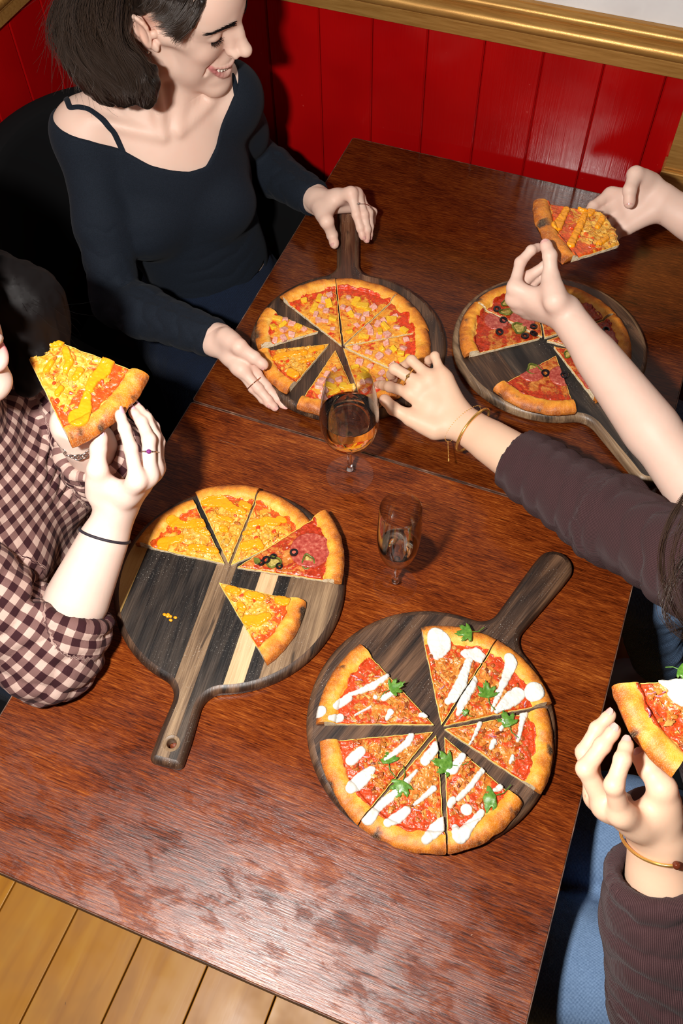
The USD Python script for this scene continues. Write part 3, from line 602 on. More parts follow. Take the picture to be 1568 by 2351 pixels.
def strokes(slices, name, mat, lst, scale, H=0.0024):
    for k, (pts, w) in enumerate(lst):
        # a stroke across a cut is divided between the slices it lies on
        P = np.array(pts, float); dense, ww = [], []; w = np.broadcast_to(np.asarray(w, float), (len(P),))
        for a, b, wa, wb in zip(P, P[1:], w, w[1:]) if len(P) > 1 else [(P[0], P[0], w[0], w[0])]:
            for t in np.linspace(0, 1, 7): dense.append(a + (b - a) * t); ww.append(wa + (wb - wa) * t)
        run, who = [], None
        for p, q in list(zip(dense, ww)) + [(None, 0)]:
            h = holder(slices, *p) if p is not None else None
            if h is not who or p is None:
                if who is not None and len(run) >= (1 if len(P) == 1 else 2): who.dollop(name, [r[0] for r in run], [r[1] for r in run], mat, H, k + 1)
                run, who = [], h
            if p is not None and h is not None: run.append((h.local(*p), q * scale))

G_BBQ, G_HAW, G_CHI, G_OLI = 'slices of the chicken pizza with white sauce', 'slices of the ham and pineapple pizza', 'slices of the chicken pizza with orange sauce', 'slices of the olive and jalapeno pizza'
LB = 'chicken slice with white sauce, '
bb = [Slice('bbq', LB + 'lying alone left of the gap, onion strips and charred rim', (.549, -1.151), (.404, -1.204), (.417, -1.078), group=G_BBQ),
      Slice('bbq', LB + 'nearest the champagne flute, right of the empty gap', (.5565, -1.149), (.590, -1.005), (.487, -1.024), group=G_BBQ),
      Slice('bbq', LB + 'closest to its board handle', (.5585, -1.149), (.683, -1.067), (.5915, -1.0045), group=G_BBQ),
      Slice('bbq', LB + 'at the right rim of its board, sauce bare at crust', (.5600, -1.1515), (.699, -1.188), (.6785, -1.078), group=G_BBQ),
      Slice('bbq', LB + 'at the lower right, with the biggest coriander leaf', (.5635, -1.1600), (.6125, -1.2975), (.681, -1.2085), group=G_BBQ),
      Slice('bbq', LB + 'at the bottom of its board, nearest the front table edge', (.5540, -1.1610), (.501, -1.305), (.6105, -1.2985), group=G_BBQ),
      Slice('bbq', LB + 'lower left on its board, two leaves side by side', (.5500, -1.1590), (.417, -1.225), (.4995, -1.3035), group=G_BBQ)]
rr = np.random.default_rng(21)
strokes(bb, 'white_sauce', 'white_sauce', [
    ([(1000, 1462), (1010, 1480), (1003, 1510)], (20, 26, 8)), ([(1066, 1500), (1092, 1502), (1110, 1512)], (10, 16, 11)), ([(1078, 1512), (1066, 1545), (1052, 1590), (1028, 1612)], (9, 10, 16, 7)), ([(1085, 1562), (1066, 1600), (1052, 1640)], (12, 13, 5)),
    ([(1168, 1512), (1174, 1525), (1155, 1570), (1128, 1632)], (12, 13, 9, 3)), ([(1190, 1592), (1165, 1612), (1140, 1632)], (19, 15, 6)), ([(1226, 1590)], (21,)), ([(1205, 1628), (1198, 1660), (1190, 1700)], (11, 6, 4)), ([(1107, 1648), (1094, 1680), (1078, 1710)], (6, 4, 2)), ([(1162, 1640), (1150, 1675)], (7, 5)), ([(1135, 1700), (1127, 1718)], (7, 5)), ([(1178, 1735), (1172, 1752)], (5, 3)),
    ([(890, 1552), (855, 1575), (800, 1595)], (5, 9, 4)), ([(800, 1602), (772, 1622)], (10, 8)), ([(735, 1635)], (13,)), ([(782, 1648), (758, 1652)], (10, 6)), ([(910, 1585), (882, 1602)], (5, 7)), ([(898, 1632), (888, 1650)], (8, 5)), ([(978, 1640), (965, 1642)], (8, 5)), ([(862, 1600)], (5,)), ([(850, 1622), (815, 1642)], (3, 2)),
    ([(828, 1725), (805, 1745)], (11, 12)), ([(855, 1765), (835, 1785), (805, 1812)], (8, 16, 13)), ([(945, 1685), (935, 1705), (885, 1745)], (7, 8, 5)), ([(1022, 1665), (1008, 1705), (975, 1748)], (5, 9, 11)), ([(955, 1770), (915, 1815), (870, 1850), (845, 1880)], (4, 8, 10, 14)), ([(996, 1810), (950, 1848)], (7, 4)), ([(935, 1860), (912, 1878), (890, 1890)], (10, 12, 9)), ([(1068, 1728), (1040, 1765), (1025, 1770)], (6, 12, 7)), ([(1110, 1765), (1080, 1805), (1050, 1835)], (6, 6, 6)), ([(1072, 1858)], (12,)), ([(1022, 1885), (1000, 1905), (978, 1930)], (12, 14, 10)), ([(1105, 1865), (1080, 1895), (1055, 1925)], (7, 10, 15)), ([(1045, 1900), (1048, 1925)], (8, 10)), ([(1148, 1808), (1136, 1814)], (7, 4)), ([(1040, 1835), (1032, 1850)], (8, 6))], 0.92 / 1720)
for px, py, sz, an in ((1080, 1458, 25, .3), (1120, 1603, 24, -.5), (1168, 1668, 24, .5), (896, 1585, 22, 2.4), (985, 1645, 20, -1.2), (892, 1752, 27, 2.8), (924, 1796, 25, -1.6), (1036, 1757, 28, 2.6), (1134, 1828, 33, 3.0), (1022, 1872, 24, -.9), (1072, 1640, 9, .2)):
    h = holder(bb, px, py)
    if h: h.leaf(*h.local(px, py), sz * 1.8 / 1720, an, rr, 0.0032)
for px, py in ((815, 1552), (825, 1560), (868, 1553), (992, 1500), (1058, 1645), (1015, 1580), (1130, 1690), (1185, 1690), (1192, 1728), (1040, 1845), (838, 1738), (835, 1765), (955, 1860), (900, 1640), (920, 1700), (1205, 1615)):
    h = holder(bb, px, py)
    if h: h.onion(*h.local(px, py), rr)

LC = 'chicken slice with orange sauce, '
cc = [Slice('chipotle', LC + 'at left rim of the striped board, its crust charred', (.193, -1.029), (.055, -1.045), (.0985, -.944), group=G_CHI),
      Slice('chipotle', LC + 'at the far rim of the striped board, pushed outwards', (.197, -1.0275), (.186, -.890), (.0965, -.931), group=G_CHI, z=ZP + .001),
      Slice('chipotle', LC + 'half covered by the salami slice', (.2005, -1.0285), (.290, -.925), (.1885, -.8925), group=G_CHI),
      Slice('chipotle', LC + 'lying alone in the middle of the striped board', (.195, -1.059), (.311, -1.150), (.326, -1.045), group=G_CHI)]
pep = Slice('olive', 'salami pizza slice with one olive ring, on the striped board among orange slices', (.213, -1.0335), (.362, -1.004), (.298, -.897), z=ZP + .0105, group=None, seed=40)
ham = Slice('chipotle', 'chicken slice with orange sauce by the hand on the pineapple pizza board', (.176, -.576), (.066, -.637), (.151, -.703), z=ZP)
strokes(cc + [ham], 'orange_sauce', 'orange_sauce', [
    ([(395, 1198), (425, 1205), (465, 1200)], (12, 9, 11)), ([(372, 1246), (395, 1240), (415, 1235)], (13, 9, 9)), ([(375, 1255)], (13,)), ([(440, 1255), (480, 1262), (500, 1265)], (8, 8, 6)), ([(450, 1215), (480, 1225)], (6, 6)),
    ([(470, 1155), (510, 1150), (540, 1170), (560, 1175)], (10, 13, 9, 7)), ([(555, 1155), (575, 1165)], (10, 7)), ([(512, 1212), (520, 1218)], (9, 6)), ([(575, 1205), (610, 1195), (635, 1198)], (9, 9, 10)), ([(560, 1255), (590, 1245), (600, 1255)], (11, 10, 7)), ([(640, 1190), (655, 1195)], (9, 6)), ([(500, 1185), (530, 1195)], (5, 7)), ([(560, 1225), (585, 1218)], (5, 5)),
    ([(525, 1350), (545, 1358)], (9, 8)), ([(570, 1365), (600, 1372)], (9, 9)), ([(640, 1375), (655, 1380)], (11, 10)), ([(552, 1390), (560, 1398)], (8, 6)), ([(565, 1420), (590, 1425), (612, 1415)], (10, 13, 9)), ([(575, 1425)], (11,)),
    ([(635, 818), (665, 812), (700, 808)], (9, 8, 9)), ([(715, 803), (740, 795)], (8, 6)), ([(668, 855), (680, 860)], (12, 9)), ([(625, 825), (640, 820)], (6, 6)), ([(690, 830), (720, 822)], (5, 5))], 1 / 1600, 0.0026)
for h in cc + [ham]:
    r2 = np.random.default_rng(h.seed + 300)
    for x, y in h.inside(5, 0.006, 0.8, r2): h.cube(x, y, r2, 'pepper_red', 'pepper_piece', r2.uniform(0.0018, 0.0034, 3))
sm = pep.local(712, 1262); pep.flat('salami_disc', Point(*sm).buffer(0.029).intersection(pep.tp.buffer(0.004)), *sm, 'salami', 0.0016, 0.0006, attrs=True)
for px, py in ((675, 1269), (612, 1285)): pep.olive(*pep.local(px, py), rr)
for px, py in ((628, 1278), (600, 1292), (640, 1300)): pep.olive(*pep.local(px, py), rr, 0.005)
pep.pepper(*pep.local(707, 1290), rr, 0.0115); pep.pepper(*pep.local(628, 1290), rr, 0.0115); pep.pepper(*pep.local(590, 1288), rr, 0.006)

LH = 'ham and pineapple pizza slice, '
hc = (.1985, -.5735); pol = lambda a, r=0.152, o=(.1935, -.566): (o[0] + r * math.cos(math.radians(a)), o[1] + r * math.sin(math.radians(a)))
hh = [Slice('hawaii', LH + 'at the far left of the pizza beside the board handle', (.1975, -.5735), (.127, -.426), (.052, -.503), group=G_HAW),
      Slice('hawaii', LH + 'below the board handle at the far rim', (.199, -.571), pol(69), (.1285, -.426), group=G_HAW),
      Slice('hawaii', LH + 'at the far right rim of the pizza', (.200, -.572), pol(31), pol(68.4), group=G_HAW),
      Slice('hawaii', LH + 'at the right rim beside the reaching hand', (.201, -.574), pol(-14), pol(30.2, .150), group=G_HAW),
      Slice('hawaii', LH + 'under the reaching hand with the rings', (.200, -.5765), pol(-55), pol(-14.8), group=G_HAW),
      Slice('hawaii', LH + 'behind the rose wine glass', (.190, -.585), (.177, -.724), pol(-56, .156), group=G_HAW),
      Slice('hawaii', LH + 'small one pulled away at the left rim of the board', (.149, -.556), (.0405, -.541), (.0665, -.629), group=G_HAW)]
r3 = np.random.default_rng(8)
for k, s in enumerate(hh):
    pts = s.inside(34, 0.004, 0.78, r3); kept = []
    for p in pts:
        if all(math.dist(p, o) > 0.0105 for o in kept): kept.append(p)
    for n, (x, y) in enumerate(kept[:13]):
        if n % 5 in (0, 2, 3): s.cube(x, y, r3, size=r3.uniform(0.0042, 0.0072, 3) * [1, 1, .9])
        else: s.cube(x, y, r3, 'pineapple', 'pineapple_piece', (r3.uniform(.0055, .0115), r3.uniform(.0042, .0070), .0056))

LO = 'olive and jalapeno pizza slice, '
oc = (.5150, -.4450); po = lambda a, r=.1440: (oc[0] + r * math.cos(math.radians(a)), oc[1] + r * math.sin(math.radians(a)))
oo = [Slice('olive', LO + 'biggest one in view at the left rim of its board', (.507, -.439), (.374, -.403), (.398, -.525), group=G_OLI),
      Slice('olive', LO + 'behind the wrist of the hand holding a slice', (.509, -.436), po(112), (.3755, -.4005), group=G_OLI),
      Slice('olive', LO + 'at the far rim in the shadow of the arm', (.512, -.437), po(46), po(111), group=G_OLI),
      Slice('olive', LO + 'at the right rim, bare red sauce by the crust', (.516, -.441), po(2), po(45), group=G_OLI),
      Slice('olive', LO + 'mostly hidden beneath the bare forearm', (.530, -.449), (.6245, -.5440), po(1), group=G_OLI),
      Slice('olive', LO + 'lying loose at the near rim of its board', (.5400, -.4680), (.462, -.577), (.600, -.578), group=G_OLI)]
r4 = np.random.default_rng(31)
for k, s in enumerate(oo):
    pts = s.inside(30, 0.005, 0.76, r4); kept = []
    for p in pts:
        if all(math.dist(p, o) > 0.019 for o in kept): kept.append(p)
    if k in (1, 2, 3, 4):
        for x, y in kept[:2]: s.flat('salami_disc', Point(x, y).buffer(0.022).intersection(s.tp), x, y, 'salami', 0.0014, 0.0006, attrs=True)
        for n, (x, y) in enumerate(kept[2:7]): (s.olive if n % 2 else s.pepper)(x, y, r4)
for px, py, f in ((1140, 735, 's'), (1290, 862, 's'), (1220, 852, 's')):
    s = holder(oo, px, py)
    if s: l = s.local(px, py); s.flat('salami_disc', Point(*l).buffer(0.021).intersection(s.tp), *l, 'salami', 0.0014, 0.0006, attrs=True)
for px, py, f in ((1162, 716, 'p'), (1192, 752, 'p'), (1155, 735, 'o'), (1146, 762, 'o'), (1205, 772, 'o'), (1197, 720, 'o'), (1225, 765, 'o'), (1226, 848, 'p'), (1290, 838, 'p'), (1296, 862, 'o'), (1252, 856, 'o')):
    s = holder(oo, px, py)
    if s: (s.pepper(*s.local(px, py), r4, 0.0130) if f == 'p' else s.olive(*s.local(px, py), r4, 0.0068))
# a crumb of topping left on the striped board
c0 = at(387, 1413, BZ + 0.002); rc = np.random.default_rng(3)
part(None, 'pizza_crumb', cat(*[sphere(c0 + rc.normal(0, 0.0022, 3) * [1.4, 1, .3], 0.0022, 1, (1.3, 1, .6)) for _ in range(7)]), 'orange_sauce', True, label='small orange crumb of topping on the empty half of the striped board', cat='crumb')
# ------------------------------------------------------------------ glasses
@material('thin_glass')
def _(g):
    """A thin clear wall: straight through, shining by fresnel, a little darker where seen edge-on."""
    f = g.math('power', g('layer_weight', blend=0.5).facing, 2.6); a = g('transparent_bsdf', color=g.mix(f, (.985, .985, .985), (.48, .48, .50))).BSDF; b = g('glossy_bsdf', color=(1, 1, 1), roughness=0.0).BSDF
    return g('mix_closure', fac=g.math('multiply_add', g.math('power', g('layer_weight', blend=0.5).facing, 4.0), 0.8, 0.018, clamp=True), closure1=a, closure2=b).closure
for n_, t_, i_ in (('solid_glass', (1, 1, 1), 1.48), ('rose_wine', (1.0, 0.74, 0.46), 1.34), ('sparkling_wine', (0.98, 0.95, 0.86), 1.34)):
    plain(n_, t_, 0.0, ior=i_, transmission_weight=1.0)
def smoothp(pts, n=6):
    """A smooth curve through profile points."""
    p = np.array(pts, float); from_ = np.vstack([2 * p[0] - p[1], p, 2 * p[-1] - p[-2]]); out = []
    for i in range(1, len(from_) - 2):
        for t in np.linspace(0, 1, n, endpoint=False):
            a, b, c, d = from_[i - 1:i + 3]; out.append(.5 * (2 * b + (c - a) * t + (2 * a - 5 * b + 4 * c - d) * t * t + (3 * b - a - 3 * c + d) * t ** 3))
    return np.vstack([out, p[-1:]])
def glass(name, label, cat_, foot, outer, wall, foot_r, stem, wine, wz, mat):
    """outer: bowl profile (r, z) from the stem top to the rim; wine fills the bowl's inside to height wz."""
    t = thing(name, label, cat_, (foot[0], foot[1], T + 0.0003)); o = smoothp(outer); o[:, 0] = np.maximum(o[:, 0], 0)
    d = np.gradient(o, axis=0); n = np.stack([d[:, 1], -d[:, 0]], 1); n /= np.linalg.norm(n, axis=1, keepdims=True); k = np.linspace(1.6, 1, len(o))[:, None]
    inn = o - n * wall * k; lip = (o[-1] + inn[-1]) / 2 + [0, wall * .5]; inn[0] = [0, o[0, 1] + wall * 2.4]; ok = inn[:, 0] >= 0; ok &= inn[:, 1] >= inn[0, 1] - 1e-9
    inn = inn[ok]; zb = o[0, 1]
    st = smoothp(stem, 5); base = smoothp([(foot_r, 0.0016), (foot_r * .6, 0.0030), (foot_r * .32, 0.0058), (foot_r * .16, 0.0105), st[0]], 5)[:-1]
    k0 = int(np.argmax(o[:, 0] > st[-1][0])); zc = o[k0, 1]
    part(t, 'foot', lathe(np.vstack([[0, 0.0002], [foot_r * .94, 0.0], [foot_r * 1.005, 0.0007], base, [0, base[-1, 1]]]), 80), 'thin_glass', 60)
    part(t, 'stem', lathe(np.vstack([[0, base[-1, 1]], [base[-1, 0], base[-1, 1]], st, [st[-1, 0] * 1.2, zc], [0, zc + .0004]]), 48), 'solid_glass', 60)
    part(t, 'bowl', lathe(np.vstack([[0, zc + .0005], o[k0:], [lip], inn[::-1]]), 96), 'thin_glass', 60)
    w = inn[inn[:, 1] < wz]; rim = np.interp(wz, inn[:, 1], inn[:, 0]); w = w + np.array([0.00012, 0]) * (w[:, :1] > 0)
    men = [(rim + 0.00012, wz + 0.0010), (rim - 0.0008, wz + 0.0002), (rim - 0.003, wz), (0.0, wz)]
    part(t, wine, lathe(np.vstack([[0, w[0, 1] - 0.0001], w[1:], men]), 80), mat, 60)
glass('wine_glass', 'stemmed wine glass half full of rose wine, standing on the table seam', 'wine glass', (.2983, -.8022),
      [(.0045, .0795), (.016, .0815), (.030, .0920), (.0395, .1085), (.0432, .1300), (.0420, .1580), (.0380, .1900), (.0329, .2155)], 0.0009, .0370, [(.0058, .016), (.0040, .026), (.0034, .045), (.0038, .070), (.0046, .0798)], 'rose_wine', .1480, 'rose_wine')
glass('champagne_flute', 'small champagne flute, one third full of sparkling wine', 'champagne flute', (.4293, -.9630),
      [(.0042, .0610), (.010, .0650), (.019, .0800), (.0255, .1000), (.0290, .1280), (.0290, .1600), (.0274, .2015)], 0.0009, .0310, [(.0056, .015), (.0036, .024), (.0032, .040), (.0036, .054), (.0043, .0612)], 'sparkling_wine', .1120, 'sparkling_wine')
# ------------------------------------------------------------------ soft bodies: distance fields of tapering bones, meshed by surface nets
class Field:
    """Distance field on a grid. Every shape only touches the cells near it."""
    def __init__(s, lo, hi, h):
        s.lo, s.h = np.array(lo, float), h; s.n = np.ceil((np.array(hi, float) - s.lo) / h).astype(int) + 1
        s.F = np.full(s.n, 0.06, np.float32)
    def win(s, lo, hi):
        a = np.clip(np.floor((np.asarray(lo) - s.lo) / s.h).astype(int), 0, s.n); b = np.clip(np.ceil((np.asarray(hi) - s.lo) / s.h).astype(int) + 1, 0, s.n)
        if (b <= a).any(): return None
        ax = [(s.lo[k] + s.h * np.arange(a[k], b[k])).astype(np.float32) for k in range(3)]
        return tuple(slice(x, y) for x, y in zip(a, b)), np.meshgrid(*ax, indexing='ij', sparse=True)
    def join(s, sl, d, k):
        F = s.F[sl]
        if k <= 0: s.F[sl] = np.minimum(F, d)
        else:
            t = np.clip(0.5 + 0.5 * (F - d) / k, 0, 1); s.F[sl] = F + (d - F) * t - k * t * (1 - t)
    def cone_d(s, a, b, ra, rb, pad):
        a, b = np.asarray(a, float), np.asarray(b, float); m = max(ra, rb) + pad; w = s.win(np.minimum(a, b) - m, np.maximum(a, b) + m)
        if w is None: return None
        sl, (X, Y, Z) = w; e = b - a; l2 = max(e @ e, 1e-12)
        t = np.clip(((X - a[0]) * e[0] + (Y - a[1]) * e[1] + (Z - a[2]) * e[2]) / l2, 0, 1)
        return sl, np.sqrt((X - a[0] - t * e[0]) ** 2 + (Y - a[1] - t * e[1]) ** 2 + (Z - a[2] - t * e[2]) ** 2) - (ra + (rb - ra) * t)
    def cone(s, a, b, ra, rb=None, k=0.01):
        r = s.cone_d(a, b, ra, ra if rb is None else rb, k + 3 * s.h + .004)
        if r: s.join(*r, k)
    def chain(s, pts, rad, k=0.01):
        for i in range(len(pts) - 1): s.cone(pts[i], pts[i + 1], rad[i], rad[i + 1], k)
    def ell_d(s, c, r, M, pad):
        c, r, M = np.asarray(c, float), np.asarray(r, float), np.eye(3) if M is None else np.asarray(M, float); m = r.max() + pad; w = s.win(c - m, c + m)
        if w is None: return None
        sl, (X, Y, Z) = w; q = [((X - c[0]) * M[0, i] + (Y - c[1]) * M[1, i] + (Z - c[2]) * M[2, i]) for i in range(3)]
        k0 = np.sqrt(sum((q[i] / r[i]) ** 2 for i in range(3))); k1 = np.sqrt(sum((q[i] / r[i] ** 2) ** 2 for i in range(3))) + 1e-9
        return sl, k0 * (k0 - 1) / k1
    def ell(s, c, r, M=None, k=0.01):
        d = s.ell_d(c, r, M, k + 3 * s.h + .004)
        if d: s.join(*d, k)
    def carve(s, rd, k=0.003):
        if rd is None: return
        sl, d = rd; F = s.F[sl]; d = -d; t = np.clip(0.5 - 0.5 * (F - d) / k, 0, 1); s.F[sl] = F + (d - F) * t + k * t * (1 - t)
    def copy(s):
        c = Field.__new__(Field); c.lo, c.h, c.n, c.F = s.lo, s.h, s.n, s.F.copy(); return c
    def grid(s): return s.win(s.lo, s.lo + s.h * s.n)[1]
    def mesh(s, smooth=8):
        for ax in range(3):
            for e in (0, -1):
                k = [slice(None)] * 3; k[ax] = e; s.F[tuple(k)] = np.maximum(s.F[tuple(k)], s.h * .3)
        v, f = nets(s.F, s.lo, s.h)
        return relax(v, f, smooth), f
    def at(s, P):
        """The field's value at points (nearest cell, linear)."""
        from scipy.ndimage import map_coordinates
        return map_coordinates(s.F, ((np.asarray(P) - s.lo) / s.h).T, order=1, mode='nearest')
def nets(F, lo, h):
    S = F < 0; A = S[:-1, :-1, :-1]; any_, all_ = A.copy(), A.copy(); n = np.array(A.shape)
    for a, b, c in np.ndindex(2, 2, 2):
        K = S[a:n[0] + a, b:n[1] + b, c:n[2] + c]; any_ |= K; all_ &= K
    ii = np.argwhere(any_ & ~all_); idx = np.full(A.shape, -1, np.int32); idx[tuple(ii.T)] = np.arange(len(ii))
    val = {k: F[ii[:, 0] + k[0], ii[:, 1] + k[1], ii[:, 2] + k[2]] for k in np.ndindex(2, 2, 2)}
    acc, cnt = np.zeros((len(ii), 3)), np.zeros(len(ii))
    for k in np.ndindex(2, 2, 2):
        for ax in range(3):
            if k[ax] == 0:
                k2 = list(k); k2[ax] = 1; a, b = val[k], val[tuple(k2)]; m = (a < 0) != (b < 0); t = np.where(m, a / np.where(m, a - b, 1), 0)
                p = np.tile(np.array(k, float), (len(ii), 1)); p[:, ax] += t; acc[m] += p[m]; cnt[m] += 1
    V = lo + h * (ii + acc / cnt[:, None]); faces = []
    for ax in range(3):
        s0 = [slice(None)] * 3; s1 = [slice(None)] * 3; s0[ax], s1[ax] = slice(0, -1), slice(1, None)
        a, b = S[tuple(s0)], S[tuple(s1)]; e = np.argwhere(a != b); o1, o2 = [(1, 2), (2, 0), (0, 1)][ax]
        e = e[(e[:, o1] > 0) & (e[:, o2] > 0) & (e[:, o1] < F.shape[o1] - 1) & (e[:, o2] < F.shape[o2] - 1)]
        def cell(d1, d2):
            q = e.copy(); q[:, o1] -= d1; q[:, o2] -= d2; return idx[q[:, 0], q[:, 1], q[:, 2]]
        q = np.stack([cell(1, 1), cell(0, 1), cell(0, 0), cell(1, 0)], 1); fl = ~a[tuple(e.T)]; q[fl] = q[fl][:, ::-1]; faces.append(q)
    q = np.vstack(faces); q = q[(q >= 0).all(1)]
    return V, np.vstack([q[:, [0, 1, 2]], q[:, [0, 2, 3]]])
def relax(v, f, it, lam=0.5, mu=-0.53):
    if it <= 0 or not len(v): return v
    e = np.vstack([f[:, [0, 1]], f[:, [1, 2]], f[:, [2, 0]]]); A = sp.coo_matrix((np.ones(len(e)), (e[:, 0], e[:, 1])), shape=(len(v),) * 2).tocsr(); A = ((A + A.T) > 0).astype(float)
    D = sp.diags(1 / np.maximum(np.asarray(A.sum(1)).ravel(), 1)) @ A
    for k in range(it): v = v + (lam if k % 2 == 0 else mu) * (D @ v - v)
    return v
def unite(ms):
    """One continuous surface from overlapping closed pieces."""
    import manifold3d as m3
    out = None
    for v, f in ms:
        m = m3.Manifold(m3.Mesh(np.ascontiguousarray(v, np.float32), np.ascontiguousarray(f, np.uint32)))
        if DEBUG: print('piece', len(v), m.status(), m.num_tri(), len(m.decompose()))
        if m.num_tri() == 0: return cat(*ms)
        out = m if out is None else out + m
    big = m3.Manifold.compose([k for k in out.decompose() if k.num_tri() > 1500])
    if DEBUG: print('united', out.num_tri(), [k.num_tri() for k in out.decompose()])
    r = big.to_mesh(); return np.array(r.vert_properties[:, :3], float), np.array(r.tri_verts, int)
DEBUG = False
def normals(v, f):
    n = np.zeros_like(v); fn = np.cross(v[f[:, 1]] - v[f[:, 0]], v[f[:, 2]] - v[f[:, 0]])
    for k in range(3): np.add.at(n, f[:, k], fn)
    return n / (np.linalg.norm(n, axis=1, keepdims=True) + 1e-12)
def drop(v, f, keep):
    """Only the faces whose corners are all kept."""
    f = f[keep[f].all(1)]; u = np.unique(f); m = np.full(len(v), -1); m[u] = np.arange(len(u)); return v[u], m[f], u
def seen(v, px, py, tol=7.0):
    """The vertex nearest the camera on a pixel's line of sight."""
    d = v - CAM; z = d @ CF; x = 784 + F_PX * (d @ CR) / z; y = 1175.5 - F_PX * (d @ CU) / z; r = np.hypot(x - px, y - py)
    if r.min() > tol: return v[r.argmin()]
    k = np.where(r < tol)[0]; return v[k[z[k].argmin()]]
def pix(p):
    d = np.atleast_2d(p) - CAM; z = d @ CF; return np.column_stack([784 + F_PX * (d @ CR) / z, 1175.5 - F_PX * (d @ CU) / z, z])

@material('skin')
def _(g):
    p = g.pos(); c = g.att('col').color; n = g.noise(p, 260.0, 4.0, 0.6); n2 = g.noise(p, 40.0, 3.0)
    c = g.mix(g.math('multiply', g.step(n2, 0.4, 0.7), 0.16), c, g.mix(1.0, c, (1.0, 0.82, 0.78), 'multiply'))
    mole = g.step(g.noise(p, 78.0, 0.0), 0.865, 0.88); c = g.mix(g.math('multiply', mole, 0.5), c, (0.30, 0.11, 0.06))
    return g.pbr(base_color=c, roughness=0.52, specular_ior_level=0.34, subsurface_weight=0.18, subsurface_scale=0.004, subsurface_radius=(1.0, 0.35, 0.2), normal=g.bump(g.math('add', n, g.math('multiply', g.noise(p, 1200.0, 2.0), 0.5)), 0.12, 0.0006))
@material('nail')
def _(g): return g.pbr(base_color=(0.60, 0.32, 0.28), roughness=0.16, specular_ior_level=0.6, coat_weight=0.4)
@material('pink_nail')
def _(g): return g.pbr(base_color=(0.72, 0.40, 0.46), roughness=0.10, specular_ior_level=0.6, coat_weight=0.6)
plain('gold_metal', (0.90, 0.52, 0.14), 0.20, metallic=0.85); plain('silver_metal', (0.72, 0.70, 0.68), 0.16, metallic=1.0); plain('rose_gold', (0.72, 0.42, 0.30), 0.16, metallic=1.0)
plain('gem', (0.9, 0.9, 0.92), 0.0, transmission_weight=1.0, ior=2.0); plain('purple_stone', (0.16, 0.02, 0.14), 0.12); plain('black_elastic', (0.018, 0.012, 0.020), 0.7); plain('brown_stone', (0.10, 0.02, 0.008), 0.1)

